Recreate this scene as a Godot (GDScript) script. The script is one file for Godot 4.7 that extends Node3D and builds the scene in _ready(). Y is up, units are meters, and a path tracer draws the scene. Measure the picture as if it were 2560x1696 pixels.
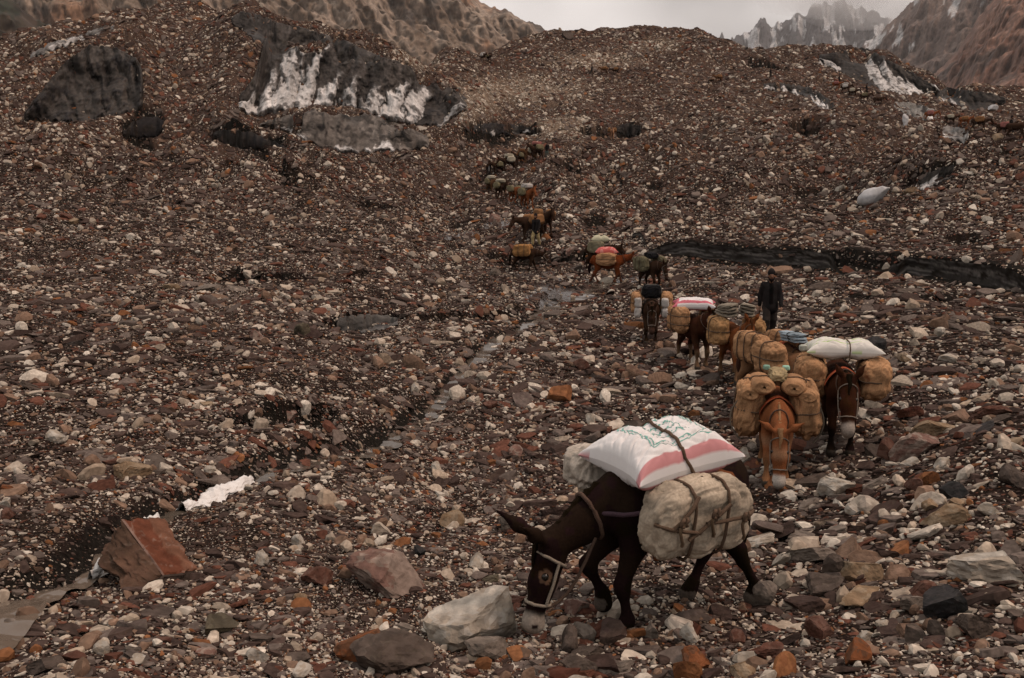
extends Node3D
# A caravan of pack mules crossing a rubble-covered glacier. Camera first, then terrain, mountains, ice, water, stones, animals.

const F := 2130.0
const EYE := Vector3(0, 3.0, 0)
const PITCH := 0.13856
const NA := 720
const NR := 850
const AZ0 := -0.84
const AZ1 := 0.84
const R0 := 0.8
const R1 := 300.0
var DA := (AZ1 - AZ0) / float(NA - 1)
var DL := log(R1 / R0) / float(NR - 1)
var H := PackedFloat32Array()      # ground height on the polar grid
var H0 := PackedFloat32Array()     # the same before gullies are cut
var DARK := PackedFloat32Array()   # wet black grit, bare of stones
var rng := RandomNumberGenerator.new()
var used_names := {}
var M := {}
var n3 := FastNoiseLite.new()
var n4 := FastNoiseLite.new()

func _ready() -> void:
	rng.seed = 4711
	var cam := Camera3D.new()
	cam.name = "camera"
	cam.position = EYE
	cam.rotation = Vector3(-PITCH, 0, 0)
	cam.fov = rad_to_deg(2.0 * atan(848.0 / F))
	cam.near = 0.05
	cam.far = 30000.0
	add_child(cam)
	cam.current = true
	var env := Environment.new()
	env.background_mode = Environment.BG_SKY
	var sky := Sky.new()
	var pan := PanoramaSkyMaterial.new()
	pan.panorama = sky_texture()
	sky.sky_material = pan
	env.sky = sky
	env.tonemap_mode = Environment.TONE_MAPPER_LINEAR
	env.tonemap_exposure = 1.28
	env.fog_enabled = true
	env.fog_density = 0.00005
	env.fog_light_color = Color(0.80, 0.79, 0.79)
	env.volumetric_fog_enabled = true
	env.volumetric_fog_density = 0.0
	env.sdfgi_enabled = true
	env.ssao_enabled = true
	env.ssil_enabled = true
	var we := WorldEnvironment.new()
	we.name = "world_environment"
	we.environment = env
	add_child(we)
	var sun := DirectionalLight3D.new()
	sun.name = "sun"
	sun.light_energy = 0.5
	sun.light_angular_distance = 12.0
	sun.light_color = Color(1.0, 0.86, 0.77)
	sun.shadow_enabled = true
	add_child(sun)
	sun.look_at_from_position(Vector3.ZERO, -Vector3(0.62, 1.0, 0.12), Vector3(0, 0, 1))
	n3.seed = 11; n3.frequency = 1.0; n3.noise_type = FastNoiseLite.TYPE_SIMPLEX_SMOOTH; n3.fractal_type = FastNoiseLite.FRACTAL_NONE
	n4.seed = 23; n4.frequency = 1.0; n4.noise_type = FastNoiseLite.TYPE_SIMPLEX_SMOOTH; n4.fractal_type = FastNoiseLite.FRACTAL_FBM; n4.fractal_octaves = 4
	materials()
	terrain()
	mountains()
	ice_faces()
	streams()
	boulders()
	rubble()
	caravan()
	people()

func sky_texture() -> ImageTexture:
	var w := 768
	var h := 384
	var im := Image.create(w, h, false, Image.FORMAT_RGBF)
	var n := FastNoiseLite.new()
	n.seed = 5; n.frequency = 1.0; n.fractal_octaves = 5; n.fractal_type = FastNoiseLite.FRACTAL_FBM
	for y in h:
		var el := (0.5 - (y + 0.5) / h) * PI
		for x in w:
			var az := (x + 0.5) / w * TAU
			var c := 0.5
			if el > -0.1:
				var k := 1.0 / (maxf(sin(el), 0.0) + 0.28)
				var p := Vector3(cos(az) * cos(el) * k * 1.3, sin(az) * cos(el) * k * 1.3, 2.0 + 1.5 * el)
				c = n.get_noise_3d(p.x, p.y, p.z) * 0.5 + 0.5
			var b := lerpf(0.31, 0.60, smoothstep(0.25, 0.75, c)) * (0.92 + 0.95 * maxf(sin(el), 0.0))
			if el < 0.0:
				b = lerpf(b, 0.2, clampf(-el * 4.0, 0, 1))
			im.set_pixel(x, y, Color(b * 1.06, b * 0.985, b * 0.945))
	return ImageTexture.create_from_image(im)

# ---------- helpers
func numbered(called: String) -> String:
	if not used_names.has(called):
		used_names[called] = 0
		return called
	used_names[called] += 1
	return "%s_%03d" % [called, used_names[called]]

func thing(called: String, label: String, category: String, at := Vector3.ZERO, yaw := 0.0, group := "") -> Node3D:
	var o := Node3D.new()
	o.name = numbered(called)
	add_child(o)
	o.position = at
	o.rotation.y = yaw
	tag(o, label, category, group)
	return o

func tag(o: Node, label: String, category: String, group := "", kind := "") -> void:
	if label: o.set_meta("label", label)
	if category: o.set_meta("category", category)
	if group: o.set_meta("group", group)
	if kind: o.set_meta("kind", kind)

func part(called: String, mesh: Mesh, mat: Material, parent: Node = null) -> MeshInstance3D:
	var o := MeshInstance3D.new()
	o.mesh = mesh
	o.material_override = mat
	if parent == null:
		o.name = numbered(called)
		add_child(o)
	else:
		o.name = called
		parent.add_child(o, true)
	return o

func ray(px: float, py: float) -> Vector3:
	var v := Vector3((px - 1280.0) / F, -(py - 848.0) / F, -1.0)
	return v.rotated(Vector3.RIGHT, -PITCH).normalized()

func project(p: Vector3) -> Vector2:
	var v := (p - EYE).rotated(Vector3.RIGHT, PITCH)
	return Vector2(1280.0 - v.x / v.z * F, 848.0 + v.y / v.z * F)

func gidx(az: float, r: float) -> Vector2:
	return Vector2(clampf((az - AZ0) / DA, 0.0, NA - 1.001), clampf(log(maxf(r, R0) / R0) / DL, 0.0, NR - 1.001))

func grid_at(a: PackedFloat32Array, g: Vector2) -> float:
	var i := int(g.x)
	var j := int(g.y)
	var fx := g.x - i
	var fy := g.y - j
	var k := i * NR + j
	return lerpf(lerpf(a[k], a[k + 1], fy), lerpf(a[k + NR], a[k + NR + 1], fy), fx)

func ground(x: float, z: float) -> float:
	return grid_at(H, gidx(atan2(x, -z), sqrt(x * x + z * z)))

func on_ground(x: float, z: float) -> Vector3:
	return Vector3(x, ground(x, z), z)

func ground_normal(x: float, z: float, e := 0.3) -> Vector3:
	return Vector3(ground(x - e, z) - ground(x + e, z), 2.0 * e, ground(x, z - e) - ground(x, z + e)).normalized()

# where the ray through a pixel of the photograph meets the ground (before = the ground without its gullies)
func hit(px: float, py: float, before := false) -> Vector3:
	var d := ray(px, py)
	var az := atan2(d.x, -d.z)
	var hl := sqrt(d.x * d.x + d.z * d.z)
	var t := d.y / hl
	var gi := clampf((az - AZ0) / DA, 0.0, NA - 1.001)
	var i := int(gi)
	var f := gi - i
	var prev := 1.0
	var out_r := R1
	var j := 0
	var step := 7
	while j < NR:
		var r := R0 * exp(j * DL)
		var k := i * NR + j
		var g := lerpf(H0[k], H0[k + NR], f) if before else lerpf(H[k], H[k + NR], f)
		var over := EYE.y + t * r - g
		if over <= 0.0:
			if step > 1 and j > 0:
				j -= step - 1
				step = 1
				continue
			out_r = lerpf(R0 * exp((j - 1) * DL), r, prev / maxf(prev - over, 1e-5))
			break
		prev = over
		j += step
	return EYE + Vector3(d.x / hl * out_r, t * out_r, d.z / hl * out_r)

func noise_tex(freq: float, lo: float, hi: float, seed_: int, size := 256, oct := 4, tint := Color(1, 1, 1)) -> ImageTexture:
	var n := FastNoiseLite.new()
	n.seed = seed_; n.frequency = freq; n.fractal_octaves = oct
	var s := n.get_seamless_image(size, size)
	var im := Image.create(size, size, false, Image.FORMAT_RGB8)
	for y in size:
		for x in size:
			var v := lerpf(lo, hi, s.get_pixel(x, y).r)
			im.set_pixel(x, y, Color(v * tint.r, v * tint.g, v * tint.b))
	return ImageTexture.create_from_image(im)

func mat(called: String, c: Color, rough := 0.9, tex: Texture2D = null, scale := 1.0, bump: Texture2D = null, bscale := 1.0, world := false) -> StandardMaterial3D:
	var m := StandardMaterial3D.new()
	m.resource_name = called
	m.albedo_color = c.linear_to_srgb()
	m.roughness = rough
	m.metallic_specular = 0.4
	if tex or bump:
		m.uv1_triplanar = true
		m.uv1_world_triplanar = world
		m.uv1_scale = Vector3.ONE * scale
	if tex:
		m.albedo_texture = tex
	if bump:
		m.heightmap_enabled = true
		m.heightmap_texture = bump
		m.heightmap_scale = bscale
	M[called] = m
	return m

func vmat(called: String, rough := 0.9, tex: Texture2D = null, scale := 1.0, bump: Texture2D = null, bscale := 1.0, world := false) -> StandardMaterial3D:
	var m := mat(called, Color(1, 1, 1), rough, tex, scale, bump, bscale, world)
	m.vertex_color_use_as_albedo = true
	return m

func materials() -> void:
	var grain := noise_tex(0.02, 0.62, 1.0, 3, 256, 5)
	var fine := noise_tex(0.05, 0.3, 1.0, 7, 256, 4)
	var weave := noise_tex(0.03, 0.72, 1.0, 9, 256, 5)
	M.grain = grain; M.fine = fine; M.weave = weave
	vmat("ground", 0.95, fine, 1.6, fine, 1.5, true)
	vmat("stone", 0.9, grain, 3.0, grain, 0.25, true)
	M.stone.metallic_specular = 0.14
	M.ground.metallic_specular = 0.1
	vmat("boulder", 0.85, grain, 1.3, fine, 1.6, true)
	M.boulder.metallic_specular = 0.16
	vmat("rock_wall", 0.95, noise_tex(0.03, 0.35, 1.0, 15, 512, 6), 0.006, null, 1.0, true)
	vmat("ice", 0.6, grain, 0.35, fine, 2.0, true)
	vmat("wet_ice", 0.5, grain, 0.7, null, 1.0, true)
	vmat("fur", 0.75, weave, 6.0, weave, 0.2)
	vmat("cloth", 0.95, weave, 5.0, weave, 0.3)
	M.fur.metallic_specular = 0.10
	M.fur.roughness = 0.85
	M.cloth.metallic_specular = 0.2
	vmat("sackcloth", 0.7, noise_tex(0.04, 0.9, 1.0, 19, 256, 3), 18.0)
	vmat("rope", 0.95, fine, 14.0)
	vmat("plain", 0.8)
	M.wet_ice.metallic_specular = 0.15
	M.ice.metallic_specular = 0.2
	vmat("foam", 0.6)
	mat("eye", Color(0.01, 0.008, 0.006), 0.1)
	var w := vmat("water", 0.12)
	w.metallic_specular = 0.35

# committed from packed arrays; triangles clockwise
func array_mesh(v: PackedVector3Array, n: PackedVector3Array, c: PackedColorArray, ix: PackedInt32Array) -> ArrayMesh:
	var a := []
	a.resize(Mesh.ARRAY_MAX)
	a[Mesh.ARRAY_VERTEX] = v
	if n.size(): a[Mesh.ARRAY_NORMAL] = n
	if c.size(): a[Mesh.ARRAY_COLOR] = c
	a[Mesh.ARRAY_INDEX] = ix
	var m := ArrayMesh.new()
	m.add_surface_from_arrays(Mesh.PRIMITIVE_TRIANGLES, a)
	return m

func smooth_normals(v: PackedVector3Array, ix: PackedInt32Array) -> PackedVector3Array:
	var n := PackedVector3Array()
	n.resize(v.size())
	for t in range(0, ix.size(), 3):
		var a := ix[t]
		var b := ix[t + 1]
		var c := ix[t + 2]
		var k := (v[c] - v[a]).cross(v[b] - v[a])
		n[a] += k
		n[b] += k
		n[c] += k
	for i in n.size():
		n[i] = n[i].normalized()
	return n

# a sheet of (nu x nv) points as a smooth mesh; wrap closes it along u
func sheet(v: PackedVector3Array, c: PackedColorArray, nu: int, nv: int, flip := false, wrap := false) -> ArrayMesh:
	var ix := PackedInt32Array()
	for i in (nu if wrap else nu - 1):
		var i2 := (i + 1) % nu
		for j in nv - 1:
			var a := i * nv + j
			var b := i2 * nv + j
			if flip:
				ix.append_array([a, a + 1, b, b, a + 1, b + 1])
			else:
				ix.append_array([a, b, a + 1, b, b + 1, a + 1])
	return array_mesh(v, smooth_normals(v, ix), c, ix)

# ---------- terrain: for some directions, which distance each row of the photograph lies at
func columns() -> Array:
	return [
		[-900, [[1696, 4.3], [1400, 6.6], [1200, 9.0], [1000, 13.0], [850, 19.0], [700, 30.0], [600, 42.0], [500, 58.0], [400, 82.0], [320, 100.0], [240, 112.0], [150, 132.0]]],
		[0, [[1696, 4.3], [1400, 6.6], [1200, 9.0], [1000, 13.0], [850, 19.0], [700, 30.0], [600, 42.0], [500, 58.0], [400, 82.0], [310, 104.0], [260, 108.0], [180, 114.0], [140, 120.0], [112, 132.0]]],
		[220, [[1696, 4.3], [1400, 6.6], [1200, 9.0], [1000, 13.0], [850, 19.0], [700, 30.0], [600, 42.0], [500, 58.0], [400, 82.0], [310, 104.0], [180, 112.0], [105, 118.0], [84, 126.0], [58, 134.0]]],
		[330, [[1696, 4.3], [1400, 6.6], [1200, 9.0], [1000, 13.0], [850, 19.0], [700, 30.0], [600, 42.0], [500, 58.0], [400, 82.0], [312, 103.0], [180, 111.0], [98, 118.0], [60, 127.0], [22, 136.0]]],
		[500, [[1696, 4.4], [1400, 6.8], [1200, 9.4], [1000, 13.4], [850, 19.4], [700, 30.0], [600, 42.0], [500, 58.0], [400, 82.0], [320, 100.0], [250, 106.0], [180, 112.0], [98, 120.0], [40, 132.0], [-4, 140.0]]],
		[640, [[1696, 4.4], [1400, 6.8], [1200, 9.4], [1000, 13.4], [850, 19.4], [700, 30.0], [600, 42.0], [500, 58.0], [400, 82.0], [345, 92.0], [310, 95.0], [285, 103.0], [130, 111.0], [30, 119.0], [20, 128.0]]],
		[800, [[1696, 4.5], [1400, 7.0], [1200, 9.8], [1000, 14.0], [850, 20.0], [700, 31.0], [600, 43.0], [500, 59.0], [400, 83.0], [378, 91.0], [268, 95.5], [272, 104.0], [88, 113.0], [82, 128.0]]],
		[950, [[1696, 4.5], [1400, 7.1], [1200, 10.4], [1000, 14.8], [850, 20.8], [700, 33.0], [600, 44.0], [500, 61.0], [400, 86.0], [380, 91.0], [282, 95.5], [296, 104.0], [130, 112.0], [112, 130.0]]],
		[1120, [[1696, 4.5], [1400, 7.2], [1200, 11.0], [1000, 15.5], [850, 21.2], [700, 36.0], [640, 44.0], [560, 54.0], [500, 66.0], [440, 80.0], [400, 90.0], [350, 97.0], [318, 105.0], [235, 113.0], [200, 124.0], [150, 150.0], [122, 172.0]]],
		[1300, [[1696, 4.5], [1400, 7.2], [1200, 11.3], [1000, 16.0], [850, 21.5], [720, 35.0], [680, 41.0], [640, 44.0], [588, 47.0], [521, 66.0], [485, 75.0], [427, 88.0], [391, 98.0], [340, 112.0], [300, 123.0], [240, 142.0], [184, 160.0], [130, 180.0], [92, 194.0]]],
		[1560, [[1696, 4.5], [1400, 7.2], [1200, 11.5], [1000, 16.2], [850, 21.5], [720, 35.0], [660, 42.0], [610, 46.0], [540, 56.0], [480, 70.0], [410, 90.0], [350, 108.0], [300, 124.0], [240, 142.0], [184, 160.0], [130, 180.0], [72, 196.0]]],
		[1720, [[1696, 4.5], [1400, 7.2], [1200, 11.5], [1000, 16.2], [850, 21.5], [720, 34.0], [668, 40.5], [620, 45.0], [540, 56.0], [480, 68.0], [410, 86.0], [350, 102.0], [310, 116.0], [250, 136.0], [195, 158.0], [140, 178.0], [80, 194.0]]],
		[1880, [[1696, 4.5], [1400, 7.2], [1200, 11.5], [1000, 16.0], [850, 21.5], [720, 33.0], [672, 39.5], [600, 46.0], [540, 54.0], [480, 64.0], [400, 82.0], [340, 100.0], [300, 116.0], [250, 136.0], [200, 156.0], [150, 176.0], [117, 190.0]]],
		[2040, [[1696, 4.5], [1400, 7.2], [1200, 11.0], [1000, 15.6], [850, 21.0], [720, 32.0], [675, 38.5], [600, 45.0], [540, 53.0], [480, 62.0], [400, 79.0], [340, 98.0], [290, 118.0], [235, 144.0], [200, 160.0], [150, 174.0], [117, 190.0]]],
		[2160, [[1696, 4.5], [1400, 7.2], [1200, 10.6], [1000, 15.2], [850, 20.6], [720, 31.0], [682, 36.5], [600, 44.0], [540, 52.0], [480, 60.0], [400, 77.0], [340, 99.0], [300, 122.0], [250, 146.0], [222, 168.0], [150, 178.0], [113, 184.0]]],
		[2300, [[1696, 4.5], [1400, 7.2], [1200, 10.2], [1000, 14.6], [850, 20.2], [720, 31.0], [690, 34.5], [600, 43.0], [540, 50.0], [480, 58.0], [400, 75.0], [340, 100.0], [300, 124.0], [262, 150.0], [240, 168.0], [178, 184.0]]],
		[2420, [[1696, 4.5], [1400, 7.1], [1200, 9.9], [1000, 14.3], [850, 20.0], [720, 31.0], [700, 33.0], [600, 42.0], [540, 49.0], [480, 57.0], [400, 74.0], [340, 101.0], [310, 124.0], [288, 138.0], [270, 150.0], [213, 166.0]]],
		[2560, [[1696, 4.5], [1400, 7.0], [1200, 9.6], [1000, 14.0], [850, 20.0], [745, 28.5], [720, 30.5], [600, 41.0], [540, 48.0], [480, 56.0], [400, 74.0], [350, 101.0], [315, 128.0], [280, 148.0], [232, 170.0]]],
		[3500, [[1696, 4.4], [1400, 6.8], [1200, 9.4], [1000, 13.4], [850, 19.0], [745, 27.0], [700, 31.0], [600, 41.0], [540, 48.0], [480, 56.0], [400, 74.0], [350, 101.0], [315, 128.0], [280, 148.0], [232, 170.0]]],
	]

func terrain() -> void:
	var cols := columns()
	var nc := cols.size()
	var caz := PackedFloat32Array()
	var prof := []
	for col in cols:
		var d0 := ray(col[0], 551)
		caz.append(atan2(d0.x, -d0.z))
		var rs := PackedFloat32Array([0.3, 0.8])
		var hs := PackedFloat32Array([EYE.y - 1.62, EYE.y - 1.66])
		for k in col[1]:
			var d := ray(clampf(col[0], -300.0, 2860.0), k[0])
			rs.append(k[1])
			hs.append(EYE.y + k[1] * d.y / sqrt(d.x * d.x + d.z * d.z))
		var lr := rs[rs.size() - 1]
		var lh := hs[hs.size() - 1]
		rs.append_array([lr + 8.0, lr + 40.0, 400.0])
		hs.append_array([lh - 0.8, lh - 14.0, lh - 40.0])
		# monotone-ish cubic through the knots, sampled on the grid rows
		var m := PackedFloat32Array()
		for i in rs.size():
			var a := maxi(i - 1, 0)
			var b := mini(i + 1, rs.size() - 1)
			var s0 := (hs[i] - hs[a]) / maxf(rs[i] - rs[a], 1e-3)
			var s1 := (hs[b] - hs[i]) / maxf(rs[b] - rs[i], 1e-3)
			m.append(0.0 if s0 * s1 < 0.0 else (s0 + s1) * 0.5 if i > 0 and i < rs.size() - 1 and absf(s0 - s1) < 0.4 else signf(s0 + s1) * minf(absf(s0), absf(s1)) * 1.3)
		var col_h := PackedFloat32Array()
		var k := 0
		for j in NR:
			var r := R0 * exp(j * DL)
			while k < rs.size() - 2 and r > rs[k + 1]:
				k += 1
			var w := rs[k + 1] - rs[k]
			var t := clampf((r - rs[k]) / w, 0, 1)
			var t2 := t * t
			var t3 := t2 * t
			col_h.append((2 * t3 - 3 * t2 + 1) * hs[k] + (t3 - 2 * t2 + t) * w * m[k] + (3 * t2 - 2 * t3) * hs[k + 1] + (t3 - t2) * w * m[k + 1])
		prof.append(col_h)
	H.resize(NA * NR)
	DARK.resize(NA * NR)
	var c := 0
	for i in NA:
		var az := AZ0 + i * DA
		while c < nc - 2 and az > caz[c + 1]:
			c += 1
		var t := clampf((az - caz[c]) / (caz[c + 1] - caz[c]), 0, 1)
		t = lerpf(t, t * t * (3 - 2 * t), 0.6)
		var p0: PackedFloat32Array = prof[c]
		var p1: PackedFloat32Array = prof[c + 1]
		var sa := sin(az)
		var ca := -cos(az)
		for j in NR:
			var r := R0 * exp(j * DL)
			var x := sa * r
			var z := ca * r
			var far := clampf((r - 18.0) / 70.0, 0.0, 1.0)
			var h := lerpf(p0[j], p1[j], t)
			h += n3.get_noise_2d(x * 0.045, z * 0.045) * 0.9 * far
			if r > 48.0:
				var mound := smoothstep(48.0, 72.0, r) * lerpf(1.0, 0.25, smoothstep(95.0, 135.0, r))
				h += (0.45 - absf(n3.get_noise_2d(x * 0.042 + 17.0, z * 0.05)) * 1.6) * 3.0 * mound
				h += (0.4 - absf(n3.get_noise_2d(x * 0.10, z * 0.13 + 31.0)) * 1.6) * 0.9 * mound
			h += n3.get_noise_2d(x * 0.16 + 40, z * 0.16) * lerpf(0.16, 0.62, far) * clampf((r - 3.0) / 6.0, 0.1, 1.0)
			h += n3.get_noise_2d(x * 0.55, z * 0.55 + 90) * lerpf(0.06, 0.14, far)
			if r < 60.0:
				h += n3.get_noise_2d(x * 1.9, z * 1.9) * 0.035
				if r < 22.0:
					h += n3.get_noise_2d(x * 6.5, z * 6.5) * 0.014
			else:
				h += n3.get_noise_2d(x * 1.1, z * 1.1) * 0.10
			H[i * NR + j] = h
	H0 = H.duplicate()
	scarps()
	recess_ice()
	ground_mesh()

# dark ledges: [points in the photograph, how deep, how wide in front, how far bare]
func scarp_list() -> Array:
	return [
		[[[1575, 632], [1640, 626], [1720, 634], [1820, 645], [1950, 657], [2080, 664], [2200, 672], [2330, 684], [2450, 704], [2570, 728], [2700, 760]], -0.62, 9.0, 0.3],
		[[[1170, 452], [1195, 440], [1235, 432]], 0.9, 2.2, 0.8],
		[[[500, 432], [560, 422], [640, 425], [720, 436], [790, 448], [855, 470]], 0.75, 2.2, 0.7],
		[[[890, 503], [935, 510], [985, 518]], 0.45, 1.6, 0.6],
		[[[320, 412], [400, 402], [465, 406]], 0.5, 1.8, 0.7],
		[[[50, 432], [80, 430], [110, 440]], 0.4, 1.6, 0.5],
		[[[570, 672], [640, 682], [700, 688], [780, 684]], 0.36, 2.6, 0.9],
		[[[850, 680], [900, 676], [935, 684]], 0.3, 1.6, 0.6],
		[[[80, 858], [120, 854], [165, 856]], 0.2, 0.8, 0.5],
		[[[195, 836], [225, 826], [255, 832]], 0.2, 0.8, 0.5],
		[[[790, 812], [835, 800], [870, 785], [930, 780], [985, 786], [1010, 800]], 0.42, 1.4, 0.55],
		[[[1010, 795], [1060, 790], [1130, 782], [1200, 785], [1260, 778], [1300, 760]], 0.20, 0.9, 0.3],
		[[[545, 1048], [600, 1042], [660, 1026], [740, 1030], [800, 1036], [850, 1040]], 0.20, 0.7, 0.35],
		[[[640, 1022], [700, 1010], [780, 1012], [850, 1022]], 0.2, 0.8, 0.4],
		[[[1375, 412], [1400, 402], [1430, 408], [1455, 418]], 0.5, 2.5, 1.2],
		[[[1500, 460], [1530, 452], [1560, 460]], 0.4, 1.8, 0.9],
		[[[1590, 462], [1625, 454], [1660, 466]], 0.4, 1.8, 0.9],
		[[[1445, 548], [1480, 542], [1515, 548]], 0.35, 1.6, 0.8],
		[[[1560, 512], [1620, 510], [1705, 513]], 0.4, 0.9, 0.5],
		[[[2110, 745], [2150, 736], [2200, 742]], 0.25, 1.2, 0.7],
		[[[2290, 745], [2340, 736], [2400, 744]], 0.25, 1.3, 0.8],
		[[[1980, 480], [2020, 470], [2060, 474]], 0.4, 1.6, 0.7],
		[[[2360, 612], [2420, 604], [2500, 616]], 0.35, 1.6, 0.8],
		[[[1130, 330], [1180, 312], [1240, 308], [1320, 318], [1360, 332]], 1.5, 4.0, 2.0],
		[[[1440, 322], [1480, 316], [1520, 322]], 1.0, 3.0, 1.2],
		[[[1530, 330], [1570, 308], [1610, 316]], 1.2, 3.5, 1.6],
		[[[1960, 312], [2010, 300], [2060, 300]], 1.2, 3.0, 1.5],
		[[[300, 338], [345, 292], [390, 290], [414, 320]], 1.6, 5.0, 4.0],
		[[[525, 330], [560, 322], [620, 326], [680, 350], [725, 372]], 1.6, 4.5, 3.4],
		[[[1870, 140], [1920, 155], [1980, 178]], 1.2, 4.0, 1.5],
		[[[1060, 560], [1150, 556], [1230, 552]], 0.2, 1.5, 0.4],
		[[[1190, 640], [1250, 636], [1310, 634], [1400, 630], [1480, 632], [1575, 632]], 0.35, 3.0, 0.4],
		[[[2240, 470], [2290, 430], [2350, 412], [2395, 408]], 0.9, 3.0, 0.6],
		[[[2430, 405], [2500, 400], [2560, 410]], 0.6, 2.0, 0.8],
	]

func stream_points() -> Array:
	return [[-260, 1640], [-40, 1520], [90, 1440], [220, 1385], [300, 1330], [360, 1285], [440, 1240], [520, 1205], [620, 1165], [720, 1130], [800, 1110], [880, 1100], [960, 1075], [1040, 1030], [1090, 985], [1130, 945], [1175, 900], [1215, 860], [1260, 825], [1330, 790], [1380, 750], [1420, 725], [1500, 705]]

func carve(pts: PackedVector3Array, f: Callable, reach: float) -> void:
	var amin := 9.0
	var amax := -9.0
	var rmin := 1e9
	var rmax := 0.0
	for p in pts:
		var r := Vector2(p.x, p.z).length()
		var a := atan2(p.x, -p.z)
		var da := reach / maxf(r - reach, 2.0)
		amin = minf(amin, a - da); amax = maxf(amax, a + da)
		rmin = minf(rmin, r - reach); rmax = maxf(rmax, r + reach)
	var g0 := gidx(amin, maxf(rmin, R0))
	var g1 := gidx(amax, rmax)
	var total := 0.0
	for i in pts.size() - 1:
		total += Vector2(pts[i + 1].x - pts[i].x, pts[i + 1].z - pts[i].z).length()
	for i in range(int(g0.x), int(g1.x) + 1):
		var az := AZ0 + i * DA
		var sa := sin(az)
		var ca := -cos(az)
		for j in range(int(g0.y), int(g1.y) + 1):
			var r := R0 * exp(j * DL)
			var p := Vector2(sa * r, ca * r)
			var best := 1e9
			var side := 1.0
			var at := 0.0
			var run := 0.0
			for k in pts.size() - 1:
				var a := Vector2(pts[k].x, pts[k].z)
				var d := Vector2(pts[k + 1].x, pts[k + 1].z) - a
				var l := d.length()
				var u := clampf((p - a).dot(d) / (l * l), 0.0, 1.0)
				var e := p - a - d * u
				var q := e.length()
				if q < best:
					best = q
					side = signf(d.cross(p - a))
					at = run + u * l
				run += l
			if best < reach:
				f.call(i * NR + j, best * side, at / total, p)

func scarps() -> void:
	var lists := scarp_list()
	var placed := []
	for s in lists:
		var pts := PackedVector3Array()
		for q in s[0]:
			pts.append(hit(q[0], q[1]))
		placed.append(pts)
	var sp := PackedVector3Array()
	for q in stream_points():
		sp.append(hit(q[0], q[1]))
	M.stream_line = sp
	for n in lists.size():
		var depth: float = lists[n][1] * (1.0 if lists[n][1] < 0.0 else 1.7)
		var wide: float = lists[n][2]
		var bare: float = lists[n][3]
		# side > 0 lies towards the camera for points listed from left to right
		carve(placed[n], func(k: int, s: float, t: float, p: Vector2) -> void:
			var fade := smoothstep(0.0, 0.14, t) * smoothstep(1.0, 0.86, t)
			var wob := n3.get_noise_2d(p.x * 1.3, p.y * 1.3) * 0.25 * minf(bare, 1.0)
			s += wob
			if depth < 0.0:
				if s < 0.0:
					H[k] += -depth * exp(s / wide) * fade
				if s < 0.9 and s > -bare - 0.1:
					DARK[k] = maxf(DARK[k], fade)
			else:
				if s > 0.0:
					H[k] -= depth * fade * pow(1.0 - minf(s / wide, 1.0), 1.5)
				if s > -0.15 * bare and s < bare * 1.15:
					DARK[k] = maxf(DARK[k], minf(fade * 2.0, 1.0) * smoothstep(bare * 1.15, bare * 0.8, s)), maxf(absf(wide), 2.0))
	# the melt stream: gentle bank on the camera side, undercut black bank on the far side
	carve(sp, func(k: int, s: float, t: float, p: Vector2) -> void:
		var w := 0.10 + 0.08 * n3.get_noise_2d(p.x * 0.5, p.y * 0.5) + 0.45 * smoothstep(0.55, 0.9, t) + 0.10 * smoothstep(0.12, 0.0, t)
		var deep := lerpf(0.17, 0.10, smoothstep(0.5, 0.85, t)) * smoothstep(1.0, 0.9, t)
		s += n3.get_noise_2d(p.x * 2.0, p.y * 2.0) * 0.06
		var d := 0.0
		if absf(s) < w:
			d = 1.0
		elif s > 0.0:
			d = pow(maxf(1.0 - (s - w) / 0.9, 0.0), 1.6)
		else:
			d = pow(maxf(1.0 + (s + w) / 0.16, 0.0), 1.2)
		H[k] -= deep * d
		if s > -w - 0.16 and s < w * 0.5:
			DARK[k] = maxf(DARK[k], smoothstep(-w - 0.16, -w - 0.08, s) * smoothstep(1.0, 0.8, t)), 2.0)

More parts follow.
